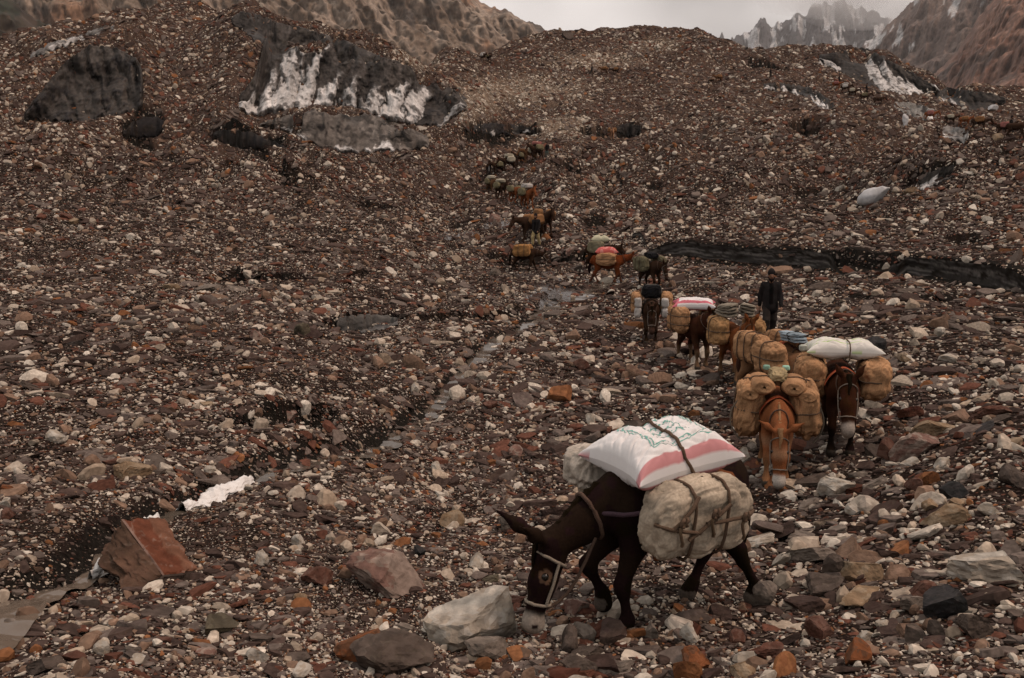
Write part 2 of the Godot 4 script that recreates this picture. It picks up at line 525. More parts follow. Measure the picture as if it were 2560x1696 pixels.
func ground_mesh() -> void:
	var v := PackedVector3Array()
	var c := PackedColorArray()
	v.resize(NA * NR)
	c.resize(NA * NR)
	for i in NA:
		var az := AZ0 + i * DA
		var sa := sin(az)
		var ca := -cos(az)
		for j in NR:
			var r := R0 * exp(j * DL)
			var k := i * NR + j
			var x := sa * r
			var z := ca * r
			v[k] = Vector3(x, H[k], z)
			var w := 0.75 + 0.35 * n4.get_noise_2d(x * 0.12, z * 0.12) + 0.45 * n3.get_noise_2d(x * 2.3, z * 2.3)
			var wet := DARK[k]
			var g := Color(0.050 * w, 0.034 * w, 0.027 * w)
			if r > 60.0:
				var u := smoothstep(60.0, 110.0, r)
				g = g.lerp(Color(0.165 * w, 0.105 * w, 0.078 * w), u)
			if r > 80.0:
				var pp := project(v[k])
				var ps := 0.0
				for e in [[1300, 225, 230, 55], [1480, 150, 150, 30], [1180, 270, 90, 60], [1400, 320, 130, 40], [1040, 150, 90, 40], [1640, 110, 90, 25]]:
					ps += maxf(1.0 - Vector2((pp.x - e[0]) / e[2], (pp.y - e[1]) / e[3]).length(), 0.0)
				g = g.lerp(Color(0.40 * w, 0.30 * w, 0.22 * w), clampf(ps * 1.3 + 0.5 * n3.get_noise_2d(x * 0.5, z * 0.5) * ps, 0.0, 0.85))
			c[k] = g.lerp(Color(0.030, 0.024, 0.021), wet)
	var ix := PackedInt32Array()
	ix.resize((NA - 1) * (NR - 1) * 6)
	var q := 0
	for i in NA - 1:
		for j in NR - 1:
			var a := i * NR + j
			ix[q] = a; ix[q + 1] = a + 1; ix[q + 2] = a + NR
			ix[q + 3] = a + NR; ix[q + 4] = a + 1; ix[q + 5] = a + NR + 1
			q += 6
	var o := part("ground", array_mesh(v, smooth_normals(v, ix), c, ix), M.ground)
	tag(o, "", "", "", "structure")

# the ice stands back under the lip of debris above it
func recess_ice() -> void:
	for f in face_list():
		var top: Array = f[1]
		var bot: Array = f[2]
		var deep: float = f[11]
		var x0 := maxf(top[0][0], bot[0][0])
		var x1 := minf(top[top.size() - 1][0], bot[bot.size() - 1][0])
		var rmin := 1e9
		var rmax := 0.0
		var amin := 9.0
		var amax := -9.0
		for k in 9:
			var px := lerpf(x0, x1, k / 8.0)
			for py in [skyline(top, px), skyline(bot, px)]:
				var p := hit(px, py)
				var r := Vector2(p.x, p.z).length()
				var a := atan2(p.x, -p.z)
				rmin = minf(rmin, r); rmax = maxf(rmax, r); amin = minf(amin, a); amax = maxf(amax, a)
		var g0 := gidx(amin, rmin * 0.96)
		var g1 := gidx(amax, rmax * 1.04)
		for i in range(int(g0.x), int(g1.x) + 1):
			var az := AZ0 + i * DA
			for j in range(int(g0.y), int(g1.y) + 1):
				var r := R0 * exp(j * DL)
				var q := project(Vector3(sin(az) * r, H[i * NR + j], -cos(az) * r))
				if q.x <= x0 or q.x >= x1:
					continue
				var yt := skyline(top, q.x)
				var yb := skyline(bot, q.x)
				var t := (q.y - yt) / maxf(yb - yt, 1.0)
				if t < 0.0 or t > 1.0:
					continue
				var u := (q.x - x0) / (x1 - x0)
				H[i * NR + j] -= deep * pow(1.0 - t, 0.6) * smoothstep(-0.02, 0.14, t) * smoothstep(0.0, 0.1, u) * smoothstep(1.0, 0.9, u)

# ---------- mountains
func skyline(pts: Array, px: float) -> float:
	for i in pts.size() - 1:
		if px <= pts[i + 1][0]:
			return lerpf(pts[i][1], pts[i + 1][1], clampf((px - pts[i][0]) / float(pts[i + 1][0] - pts[i][0]), 0, 1))
	return pts[pts.size() - 1][1]

# a rock face below a skyline: its foot comes towards the viewer, its back falls away
func mountain(called: String, pts: Array, dist: float, run: float, foot_py: float, nu: int, nv: int, rough: float, lean: float, kind: int) -> MeshInstance3D:
	var v := PackedVector3Array()
	var c := PackedColorArray()
	var x0: float = pts[0][0]
	var x1: float = pts[pts.size() - 1][0]
	var s := 1.0 / rough
	for i in nu:
		var px := lerpf(x0, x1, i / float(nu - 1))
		var tooth := (n4.get_noise_2d(px * 0.045, 5.0) * 16.0) if kind == 3 else n4.get_noise_2d(px * 0.05, 9.0) * 8.0
		var dtop := ray(px, skyline(pts, px) + tooth)
		var dbot := ray(px, foot_py)
		var top := dtop / sqrt(dtop.x * dtop.x + dtop.z * dtop.z) * dist
		var bot := dbot / sqrt(dbot.x * dbot.x + dbot.z * dbot.z) * (dist - run)
		var back := Vector3(top.x * 1.25, bot.y, top.z * 1.25)
		for j in nv:
			var t := j / float(nv - 1)
			var p: Vector3
			var amp := 1.0
			if t < 0.12:
				p = back.lerp(top, t / 0.12)
				amp = 0.3
			else:
				var u := (t - 0.12) / 0.88
				p = top.lerp(bot, u)
				p.y -= sin(u * PI) * (top.y - bot.y) * 0.08
				amp = smoothstep(0.0, 0.12, u) * 0.85 + 0.15
			# gullies and ribs running down the face, slanted like the strata
			var q := p * s
			var along := px * dist / F * s + lean * p.y * s
			var rib := 1.0 - absf(n4.get_noise_2d(along * 0.55, p.y * s * 0.16 + 7.0)) * 2.0
			var rib2 := 1.0 - absf(n4.get_noise_2d(along * 2.1 + 33.0, p.y * s * 0.55)) * 2.0
			var lump := n4.get_noise_3d(q.x * 0.9, q.y * 0.9, q.z * 0.9)
			var crag := absf(n4.get_noise_3d(q.x * 3.1, q.y * 3.1, q.z * 3.1)) * 2.0
			var push := (rib * 0.60 + rib2 * 0.14 + lump * 0.35 - crag * 0.10) * rough * amp
			var dir := Vector3(-p.x, 0, -p.z).normalized()
			p += dir * push * 0.9 + Vector3(0, lump * rough * 0.22 * amp, 0)
			v.append(p + EYE)
			var band := n4.get_noise_2d(along * 1.3, p.y * s * 0.5 + 4.0)
			var patch := n4.get_noise_3d(q.x * 0.35 + 9.0, q.y * 0.35, q.z * 0.35)
			var streak := n4.get_noise_2d(along * 5.0, p.y * s * 0.5)
			var col: Color
			if kind == 0:
				col = Color(0.30, 0.220, 0.160).lerp(Color(0.52, 0.41, 0.32), smoothstep(-0.25, 0.35, band + streak * 0.6))
				col = col.lerp(Color(0.15, 0.125, 0.105), smoothstep(0.08, 0.3, patch - band * 0.6))
				col = col.lerp(Color(0.42, 0.22, 0.12), smoothstep(0.12, 0.4, n4.get_noise_3d(q.x * 0.6, q.y * 0.3 + 50.0, q.z * 0.6)) * 0.7)
			elif kind == 1:
				col = Color(0.27, 0.145, 0.105).lerp(Color(0.38, 0.215, 0.155), smoothstep(-0.2, 0.3, band + streak * 0.5))
				col = col.lerp(Color(0.12, 0.085, 0.072), smoothstep(0.0, 0.35, patch))
			elif kind == 2:
				col = Color(0.19, 0.13, 0.108).lerp(Color(0.27, 0.195, 0.16), smoothstep(-0.2, 0.3, band + streak * 0.5))
				var sn := n4.get_noise_2d(along * 2.0, p.y * s * 0.7) * 0.8 + streak * 0.5
				if p.y > top.y * 0.7 and sn > 0.22:
					col = Color(0.72, 0.72, 0.72)
			elif kind == 3:
				col = Color(0.060, 0.064, 0.073).lerp(Color(0.10, 0.102, 0.11), smoothstep(-0.2, 0.3, band))
				var sn := n4.get_noise_2d(along * 1.6 + 3.0, p.y * s * 0.9) * 0.9 + streak * 0.6 + (rib - 0.5) * -0.25
				if sn > 0.12:
					col = Color(0.78, 0.79, 0.80)
			else:
				col = Color(0.055, 0.04, 0.026).lerp(Color(0.03, 0.036, 0.016), smoothstep(-0.1, 0.25, patch + streak * 0.5))
				col = col.lerp(Color(0.12, 0.085, 0.06), smoothstep(0.1, 0.3, band))
			c.append(col)
	var o := part(called, sheet(v, c, nu, nv, true), M.rock_wall)
	tag(o, "", "", "", "structure")
	return o

func mountains() -> void:
	# brown rock wall behind the left moraine
	mountain("rock_wall_mountain", [[-700, -700], [-200, -560], [300, -420], [700, -260], [950, -160], [1150, -40], [1200, 4], [1225, 20], [1262, 24], [1300, 48], [1345, 62], [1375, 78], [1405, 92], [1500, 150], [1620, 220]], 1300.0, 520.0, 420.0, 620, 230, 75.0, 0.55, 0)
	# dark scrubby slope at its foot
	mountain("scrub_slope_mountain", [[-900, -300], [-300, -150], [-60, -40], [30, -2], [80, 40], [150, 70], [260, 110], [420, 190]], 620.0, 160.0, 420.0, 160, 80, 22.0, 0.3, 4)
	# jagged snowy peaks far up the valley
	mountain("snow_peak_mountain", [[1650, 190], [1720, 150], [1772, 112], [1790, 104], [1800, 88], [1806, 84], [1814, 104], [1832, 92], [1850, 90], [1870, 80], [1886, 74], [1896, 50], [1902, 47], [1912, 50], [1926, 72], [1946, 56], [1960, 60], [1976, 50], [1992, 40], [2010, 36], [2030, 20], [2060, 6], [2085, 14], [2110, -4], [2130, 18], [2160, 20], [2200, 40], [2260, 60], [2400, 120], [2560, 180]], 5200.0, 1300.0, 330.0, 520, 150, 210.0, 0.1, 3)
	# grey-brown mountain on the right, then the nearer reddish slope
	mountain("grey_brown_mountain", [[1980, 330], [2060, 230], [2120, 150], [2165, 104], [2190, 92], [2240, 46], [2268, 16], [2290, -4], [2340, -60], [2460, -140], [2700, -300], [3300, -500]], 2600.0, 900.0, 460.0, 340, 180, 120.0, -0.25, 2)
	mountain("red_slope_mountain", [[2170, 420], [2260, 300], [2330, 190], [2400, 120], [2440, 52], [2475, 10], [2500, -16], [2600, -110], [2800, -300], [3400, -700]], 1500.0, 700.0, 520.0, 340, 180, 55.0, -0.7, 1)
	# the valley floor beyond the moraine
	var pl := PlaneMesh.new()
	pl.size = Vector2(24000, 24000)
	var o := part("valley_floor", pl, mat("valley", Color(0.12, 0.09, 0.07), 0.95))
	o.position.y = -14.0
	tag(o, "", "", "", "structure")
	# cloud that hides the tops of the snowy peaks
	var g := RandomNumberGenerator.new()
	g.seed = 8
	for k in 4:
		var fv := FogVolume.new()
		fv.name = "cloud" if k == 0 else "cloud_%03d" % k
		fv.shape = RenderingServer.FOG_VOLUME_SHAPE_ELLIPSOID
		var q: Array = [[2030, -20], [2090, -4], [2150, 10], [2210, 14]][k]
		fv.size = Vector3(g.randf_range(420, 700), g.randf_range(150, 240), 380)
		var fm := FogMaterial.new()
		fm.density = 0.0011
		fm.albedo = Color(0.99, 0.99, 0.99)
		fv.material = fm
		fv.position = ray(q[0], q[1]) * (4300.0 + 60.0 * k) + EYE
		add_child(fv)
		tag(fv, "patch of low grey cloud hiding the tops of the snowy peaks", "cloud", "clouds on the snowy peaks")

# ---------- ice: exposed faces of dirty ice lying on the steep parts of the moraine
func edge(pts: Array, px: float) -> float:
	return skyline(pts, px)

# tongue: [width in pixels, share that is white, highest and lowest top of a white tongue, slant]
func ice_face(label: String, top: Array, bot: Array, nu: int, nv: int, bulge: float, flute: float, tongue: Array, dirt: float, tint: Color, seed_: int) -> void:
	var x0 := maxf(top[0][0], bot[0][0])
	var x1 := minf(top[top.size() - 1][0], bot[bot.size() - 1][0])
	var v := PackedVector3Array()
	var c := PackedColorArray()
	var g := RandomNumberGenerator.new()
	g.seed = seed_
	var tops := []
	for k in 60:
		tops.append([g.randf() < tongue[1], lerpf(tongue[2], tongue[3], g.randf()), g.randf_range(0.75, 1.15), g.randf_range(-0.15, 0.15)])
	var sd := float(seed_)
	var mid := hit((x0 + x1) * 0.5, lerpf(edge(top, (x0 + x1) * 0.5), edge(bot, (x0 + x1) * 0.5), 0.5))
	for i in nu:
		var u := i / float(nu - 1)
		var px := lerpf(x0, x1, u)
		var jag := n4.get_noise_2d(px * 0.06, sd) * 9.0
		var jag2 := n4.get_noise_2d(px * 0.05, sd + 50.0) * 8.0
		var yt := edge(top, px) + jag * 0.6
		var yb := edge(bot, px) + jag2
		for j in nv:
			var t := j / float(nv - 1)
			var p := hit(px, lerpf(yt, yb, t))
			var to := Vector3(-p.x, 0, -p.z).normalized()
			var rim := smoothstep(0.0, 0.06, t) * smoothstep(1.0, 0.94, t) * smoothstep(0.0, 0.04, u) * smoothstep(1.0, 0.96, u)
			var wob := n4.get_noise_2d(px * 0.02 + sd, t * 2.0) * 0.5
			var m: float = (px - x0 + tongue[4] * t) / tongue[0] + 20.0 + wob
			var cell: Array = tops[int(m) % 60]
			var fr: float = m - floorf(m) - 0.5 + cell[3]
			var round_: float = 1.0 - minf(fr * fr * 4.0, 1.0)
			var on: float = (t - cell[1]) - fr * fr * 1.5
			var rough := n4.get_noise_3d(p.x * 0.22, p.y * 0.22, p.z * 0.22)
			var fine := n4.get_noise_3d(p.x * 0.8, p.y * 0.55, p.z * 0.8)
			var body := smoothstep(-0.08, 0.16, on) if cell[0] else 0.0
			var push := bulge * sin(t * PI) + flute * round_ * (0.35 + 0.65 * body) + rough * flute * 0.8 + fine * 0.25 * flute
			p += to * (lerpf(-0.35, 0.12 + push, rim)) + Vector3(0, lerpf(-0.2, 0.03, rim), 0)
			v.append(p - mid)
			# dirty ice: grey film, grit in clots and streaks, clean white tongues
			var streak := n4.get_noise_2d(m * 1.1 + 13.0, t * 0.7) + 0.5 * n4.get_noise_2d(m * 3.4, t * 1.4 + 5.0)
			var col := tint
			var f := 1.0 + 1.1 * streak + 0.8 * rough
			col = Color(col.r * f, col.g * f, col.b * f)
			col = col.lerp(Color(0.035, 0.031, 0.029), smoothstep(0.0, 0.32, rough * 0.9 + fine * 0.8 + dirt))
			if cell[0]:
				var w := smoothstep(-0.03, 0.10, on + 0.22 * fine + 0.12 * streak)
				var wf: float = cell[2] * (0.9 + 0.4 * streak)
				col = col.lerp(Color(0.78 * wf, 0.755 * wf, 0.73 * wf), w)
				col = col.lerp(Color(0.07, 0.062, 0.056), smoothstep(0.12, 0.3, fine + rough * 0.4) * 0.8)
			c.append(col)
	var o := part("ice_cliff", sheet(v, c, nu, nv, true), M.ice)
	o.position = mid
	tag(o, label, "ice cliff", "ice faces in the moraine")

func face_list() -> Array:
	var L := []
	var grey := Color(0.075, 0.066, 0.060)
	var dark := Color(0.040, 0.035, 0.031)
	L.append(["tall fluted ice cliff with bright white runnels under the debris ridge",
		[[585, 245], [610, 225], [636, 185], [652, 135], [664, 70], [684, 44], [770, 66], [860, 92], [920, 122], [1000, 150], [1080, 190], [1140, 225], [1180, 250]],
		[[585, 262], [620, 288], [660, 292], [720, 278], [780, 270], [860, 272], [940, 292], [1000, 308], [1060, 318], [1100, 320], [1140, 290], [1180, 262]], 320, 120, 0.5, 0.9, [52.0, 0.88, 0.25, 0.68, 60.0], 0.0, grey, 3, 3.2])
	L.append(["dark smooth ice notch at the head of the tall white cliff",
		[[575, 44], [600, 28], [640, 30], [690, 50]], [[575, 56], [600, 74], [640, 110], [690, 110]], 60, 40, 0.2, 0.3, [50.0, 0.0, 0.4, 0.8, 0.0], 0.0, Color(0.07, 0.064, 0.06), 7, 2.0])
	L.append(["grey curved ice scoop in front of the tall white cliff",
		[[640, 312], [690, 296], [740, 278], [800, 267], [860, 272], [930, 282], [1000, 306], [1050, 330], [1082, 345]],
		[[640, 318], [700, 322], [740, 340], [800, 372], [860, 384], [930, 382], [1000, 378], [1050, 374], [1082, 366]], 180, 70, 0.5, 0.35, [80.0, 0.4, 0.45, 0.8, 40.0], -0.22, Color(0.15, 0.132, 0.117), 19, 2.0])
	L.append(["dark grit-streaked ice face on the round hummock",
		[[55, 290], [100, 230], [160, 150], [220, 106], [290, 112], [340, 140], [362, 180]],
		[[55, 298], [120, 306], [200, 310], [260, 300], [310, 290], [350, 278], [362, 262]], 160, 90, 0.7, 1.2, [38.0, 0.0, 0.4, 0.8, -60.0], -0.06, Color(0.060, 0.052, 0.046), 41, 2.4])
	L.append(["thin white ice band along the crest of the hummock",
		[[70, 140], [130, 104], [190, 92], [250, 68], [290, 62]], [[70, 148], [130, 128], [190, 106], [250, 84], [290, 72]], 90, 16, 0.3, 0.2, [45.0, 0.7, 0.0, 0.3, 0.0], -0.3, Color(0.2, 0.19, 0.18), 57, 0.6])
	L.append(["black ice face with a wide white stripe below the pointed crest",
		[[2040, 140], [2100, 128], [2160, 116], [2210, 138], [2270, 172], [2320, 204], [2356, 222]],
		[[2040, 156], [2090, 176], [2140, 205], [2200, 228], [2260, 238], [2320, 234], [2356, 228]], 190, 70, 0.4, 0.5, [44.0, 0.4, 0.02, 0.5, -70.0], 0.05, dark, 75, 2.2])
	L.append(["dark ice hump with white runnels beside the pointed crest",
		[[2325, 232], [2370, 216], [2430, 226], [2480, 232], [2520, 246]], [[2325, 240], [2370, 256], [2430, 276], [2480, 270], [2520, 256]], 110, 40, 0.3, 0.4, [24.0, 0.4, 0.3, 0.8, -24.0], 0.02, dark, 83, 1.4])
	L.append(["long curved strip of grooved ice on the right hillside",
		[[1905, 208], [1960, 208], [2020, 216], [2050, 232], [2080, 252], [2094, 272]], [[1905, 222], [1960, 230], [2020, 244], [2050, 270], [2080, 298], [2094, 300]], 130, 34, 0.3, 0.5, [14.0, 0.55, 0.3, 0.7, -8.0], 0.02, dark, 97, 1.0])
	L.append(["pale grooved ice scarp beside the trail on the right",
		[[2232, 258], [2270, 252], [2310, 264], [2345, 280]], [[2232, 268], [2270, 288], [2310, 300], [2345, 298]], 80, 30, 0.2, 0.3, [20.0, 0.4, 0.2, 0.6, -10.0], -0.2, Color(0.2, 0.19, 0.175), 103, 0.8])
	L.append(["wedge of pale ice below the trail on the right",
		[[2340, 322], [2370, 312], [2410, 318], [2425, 330]], [[2340, 332], [2370, 350], [2410, 362], [2425, 340]], 70, 30, 0.2, 0.2, [26.0, 0.5, 0.1, 0.6, 0.0], -0.25, Color(0.22, 0.21, 0.2), 113, 0.8])
	L.append(["brown-black scooped hollow of dirty ice on the left slope",
		[[302, 334], [330, 306], [356, 292], [390, 290], [412, 304]], [[302, 338], [330, 344], [356, 346], [390, 344], [412, 324]], 60, 30, 0.2, 0.1, [50.0, 0.0, 0.4, 0.8, 0.0], 0.1, Color(0.03, 0.024, 0.02), 127, 0.8])
	L.append(["long brown-black hollow of dirty ice below the grey scoop",
		[[528, 330], [560, 323], [620, 326], [680, 350], [720, 370]], [[528, 336], [560, 362], [620, 374], [680, 376], [720, 376]], 80, 30, 0.2, 0.1, [50.0, 0.0, 0.4, 0.8, 0.0], 0.1, Color(0.03, 0.024, 0.02), 131, 0.8])
	L.append(["slanting dark ice window with pale stripes above the right gully",
		[[2285, 470], [2310, 440], [2350, 416], [2390, 412]], [[2285, 476], [2310, 474], [2350, 462], [2390, 440]], 60, 26, 0.1, 0.15, [26.0, 0.5, 0.2, 0.6, 20.0], 0.0, dark, 137, 0.5])
	L.append(["grey smooth ice pocket under the gravel lip by the stream",
		[[835, 800], [870, 788], [920, 784], [970, 788], [1000, 798]], [[835, 826], [870, 832], [920, 832], [970, 824], [1000, 808]], 80, 30, 0.04, 0.03, [60.0, 0.0, 0.5, 0.8, 0.0], -0.2, Color(0.12, 0.112, 0.104), 149, 0.15])
	L.append(["jagged dark ice mouth with white shards below the hill",
		[[1180, 312], [1230, 306], [1290, 312], [1340, 322]], [[1180, 328], [1230, 338], [1290, 336], [1340, 330]], 80, 26, 0.1, 0.4, [14.0, 0.3, 0.3, 0.8, 14.0], 0.2, dark, 157, 1.0])
	L.append(["dark ice pit beside the lone chestnut horse",
		[[1540, 318], [1570, 306], [1605, 314]], [[1540, 330], [1570, 346], [1605, 336]], 50, 24, 0.1, 0.3, [16.0, 0.2, 0.4, 0.9, 0.0], 0.15, dark, 163, 0.9])
	return L

func ice_faces() -> void:
	for f in face_list():
		ice_face(f[0], f[1], f[2], f[3], f[4], f[5], f[6], f[7], f[8], f[9], f[10])
	# the long low bank of dark banded ice behind the man
	var line := [[1575, 632], [1640, 626], [1720, 634], [1820, 645], [1950, 657], [2080, 664], [2200, 672], [2330, 684], [2450, 704], [2570, 728], [2700, 760]]
	var v := PackedVector3Array()
	var c := PackedColorArray()
	var nu := 240
	var nv := 14
	var mid := hit(2080, 690)
	var azs := PackedFloat32Array()
	var rls := PackedFloat32Array()
	var lips := PackedFloat32Array()
	for i in nu:
		var px := lerpf(1580, 2690, i / float(nu - 1))
		var py := skyline(line, px)
		var d := ray(px, py)
		var az := atan2(d.x, -d.z)
		# walk up to the steepest step: the wall stands there
		var foot := hit(px, py + 34.0)
		var r0 := Vector2(foot.x, foot.z).length()
		var rl := r0
		var steep := 0.0
		for s in 70:
			var r := r0 + s * 0.08
			var rise := grid_at(H, gidx(az, r + 0.3)) - grid_at(H, gidx(az, r))
			if rise > steep:
				steep = rise
				rl = r + 0.15
		azs.append(az)
		rls.append(rl)
		lips.append(grid_at(H, gidx(az, rl + 0.28)))
	for q in 5:
		for i in range(1, nu - 1):
			rls[i] = (rls[i - 1] + rls[i] + rls[i + 1]) / 3.0
			lips[i] = (lips[i - 1] + lips[i] + lips[i + 1]) / 3.0
	for i in nu:
		var px := lerpf(1580, 2690, i / float(nu - 1))
		for j in nv:
			var t := j / float(nv - 1)
			var und := sin(t * PI) * 0.10
			var r := rls[i] - 0.36 + und - (1.0 - t) * 0.16 + n4.get_noise_2d(px * 0.01, t * 1.0) * 0.08
			var p := Vector3(sin(azs[i]) * r, lerpf(lips[i] - 0.75, lips[i] - 0.06, t), -cos(azs[i]) * r)
			v.append(p - mid)
			var band := n4.get_noise_2d(px * 0.004, t * 5.0 + 0.8 * n4.get_noise_2d(px * 0.012, 3.0))
			var col := Color(0.036, 0.032, 0.030).lerp(Color(0.13, 0.118, 0.108), smoothstep(-0.1, 0.4, band))
			col = col.lerp(Color(0.02, 0.017, 0.015), smoothstep(0.1, 0.3, n4.get_noise_2d(px * 0.03, t * 3.0 + 9.0)))
			c.append(col)
	var o := part("ice_bank", sheet(v, c, nu, nv), M.wet_ice)
	o.position = mid
	tag(o, "long low bank of wet black banded ice behind the man in black", "ice bank")
	# white lumps
	ice_lump("white snow lump lying on the gravel slope", 2192, 503, 88, 36, Vector3(1.0, 0.55, 0.5), 0.35)
	ice_lump("white fin of ice standing by the trail", 2262, 318, 16, 34, Vector3(0.5, 1.0, 0.4), 0.0)
	ice_lump("small white ice block below the dark hump", 2482, 276, 26, 12, Vector3(1.0, 0.6, 0.6), 0.2)

func ice_lump(label: String, px: float, py: float, w: float, h: float, shape: Vector3, roll: float) -> void:
	var p := hit(px, py)
	var s := p.distance_to(EYE) / F
	var mesh := rock(int(px), 2, 7, 0.12, [Color(0.62, 0.62, 0.62), Color(0.55, 0.55, 0.56)], true)
	var o := part("ice_lump", mesh, M.ice)
	o.position = p + Vector3(0, h * s * 0.35, 0)
	o.scale = Vector3(w * s * 0.5, h * s * 0.62, w * s * 0.3)
	o.rotation.z = roll
	tag(o, label, "ice", "white lumps of ice on the moraine")

# ---------- water: the melt stream, its white rapids, and shallow pools
func ribbon(called: String, line: Array, widths: Array, lift: float, mat_: Material, col: Color, rough: float, nu: int) -> MeshInstance3D:
	var pts := PackedVector3Array()
	for q in line:
		pts.append(hit(q[0], q[1], true))
	var v := PackedVector3Array()
	var c := PackedColorArray()
	var nv := 22
	var line_p := PackedVector3Array()
	var line_w := PackedFloat32Array()
	for i in nu:
		var u := i / float(nu - 1) * (pts.size() - 1)
		var k := mini(int(u), pts.size() - 2)
		var p := pts[k].cubic_interpolate(pts[k + 1], pts[maxi(k - 1, 0)], pts[mini(k + 2, pts.size() - 1)], u - k)
		line_p.append(p)
		line_w.append(lerpf(widths[k], widths[k + 1], smoothstep(0, 1, u - k)))
	var level := PackedFloat32Array()
	for i in nu:
		var p := line_p[i]
		var d := line_p[mini(i + 1, nu - 1)] - line_p[maxi(i - 1, 0)]
		var across := Vector3(-d.z, 0, d.x).normalized()
		var low := 1e9
		for e in [-0.5, -0.25, 0.0, 0.25, 0.5]:
			var s: Vector3 = p + across * line_w[i] * e
			low = minf(low, ground(s.x, s.z))
		level.append(low)
	for q in 6:
		for i in range(1, nu - 1):
			level[i] = (level[i - 1] + level[i] * 2.0 + level[i + 1]) * 0.25
	for i in nu:
		var p := line_p[i]
		var d := line_p[mini(i + 2, nu - 1)] - line_p[maxi(i - 2, 0)]
		var across := Vector3(-d.z, 0, d.x).normalized()
		var w := line_w[i]
		for j in nv:
			var e := j / float(nv - 1) * 2.0 - 1.0
			var s := p + across * w * e * (1.0 + 0.6 * n3.get_noise_2d(p.x * 1.6 + signf(e) * 9.0, p.z * 1.6) + absf(e) * (0.3 if mat_ == M.foam else 0.0) * n3.get_noise_2d(p.x * 9.0 + e * 7.0, p.z * 9.0))
			var bump := n4.get_noise_3d(s.x * 3.0, s.z * 3.0, 1.0) * rough + absf(n4.get_noise_3d(s.x * 7.0, s.z * 7.0, 4.0)) * rough * 0.8
			s.y = level[i] + lift + bump * (1.0 - e * e * 0.6) - e * e * rough * (1.3 if mat_ == M.foam else 0.5)
			v.append(s)
			c.append(col)
	var o := part(called, sheet(v, c, nu, nv), mat_)
	tag(o, "", "", "", "structure")
	return o

func streams() -> void:
	var mud := Color(0.070, 0.056, 0.045)
	ribbon("stream_water", [[-260, 1640], [-40, 1520], [90, 1440], [220, 1388], [300, 1335], [360, 1290]], [0.20, 0.17, 0.15, 0.14, 0.14, 0.14], 0.034, M.water, Color(0.11, 0.088, 0.070), 0.022, 160)
	ribbon("stream_water", [[360, 1290], [440, 1245], [520, 1208], [620, 1170], [720, 1135], [800, 1115], [880, 1105], [960, 1080], [1040, 1035], [1090, 990]], [0.15, 0.16, 0.17, 0.17, 0.16, 0.16, 0.17, 0.22, 0.3, 0.4], 0.018, M.water, mud, 0.018, 200)
	ribbon("stream_water", [[1090, 990], [1130, 950], [1175, 905], [1215, 865], [1260, 830], [1330, 795], [1380, 755], [1420, 730], [1500, 708]], [0.5, 0.7, 0.7, 0.7, 0.9, 0.7, 0.8, 1.0, 0.5], 0.035, M.water, mud, 0.006, 160)
	ribbon("white_water", [[455, 1243], [490, 1226], [530, 1208], [580, 1192], [630, 1170]], [0.05, 0.13, 0.16, 0.12, 0.04], 0.085, M.foam, Color(0.60, 0.585, 0.565), 0.055, 110)
	ribbon("white_water", [[330, 1300], [350, 1294], [370, 1284], [392, 1266]], [0.09, 0.17, 0.15, 0.03], 0.10, M.foam, Color(0.58, 0.565, 0.545), 0.07, 60)
	ribbon("white_water", [[222, 1400], [236, 1390], [246, 1376]], [0.03, 0.06, 0.02], 0.09, M.foam, Color(0.5, 0.49, 0.47), 0.05, 40)
	for q in [[1315, 690, 1.5, 0.7], [1395, 735, 2.3, 0.7], [1250, 560, 1.6, 0.7], [1345, 748, 0.9, 0.4], [1150, 590, 1.2, 0.5], [1555, 700, 1.6, 0.6]]:
		pool(q[0], q[1], q[2], q[3])

func pool(px: float, py: float, w: float, dpt: float) -> void:
	var p := hit(px, py)
	var v := PackedVector3Array([Vector3(p.x, ground(p.x, p.z) + 0.02, p.z)])
	var c := PackedColorArray([Color(0.055, 0.05, 0.045)])
	var ix := PackedInt32Array()
	for ring in 5:
		for k in 40:
			var a := k / 40.0 * TAU
			var r := (1.0 + 0.9 * n4.get_noise_2d(cos(a) * 1.6 + px, sin(a) * 1.6)) * (ring + 1) / 5.0
			var q := p + Vector3(cos(a) * w * r, 0, sin(a) * dpt * 2.0 * r)
			q.y = ground(q.x, q.z) + 0.025 - 0.03 * (ring / 4.0)
			v.append(q)
			c.append(c[0])
			var i0 := 1 + ring * 40
			var k2 := (k + 1) % 40
			if ring == 0:
				ix.append_array([0, i0 + k, i0 + k2])
			else:
				ix.append_array([i0 - 40 + k, i0 + k, i0 - 40 + k2, i0 - 40 + k2, i0 + k, i0 + k2])
	var n := PackedVector3Array()
	for q in v:
		n.append(Vector3.UP)
	var o := part("pool_water", array_mesh(v, n, c, ix), M.water)
	tag(o, "", "", "", "structure")

# ---------- stones
var ico := []

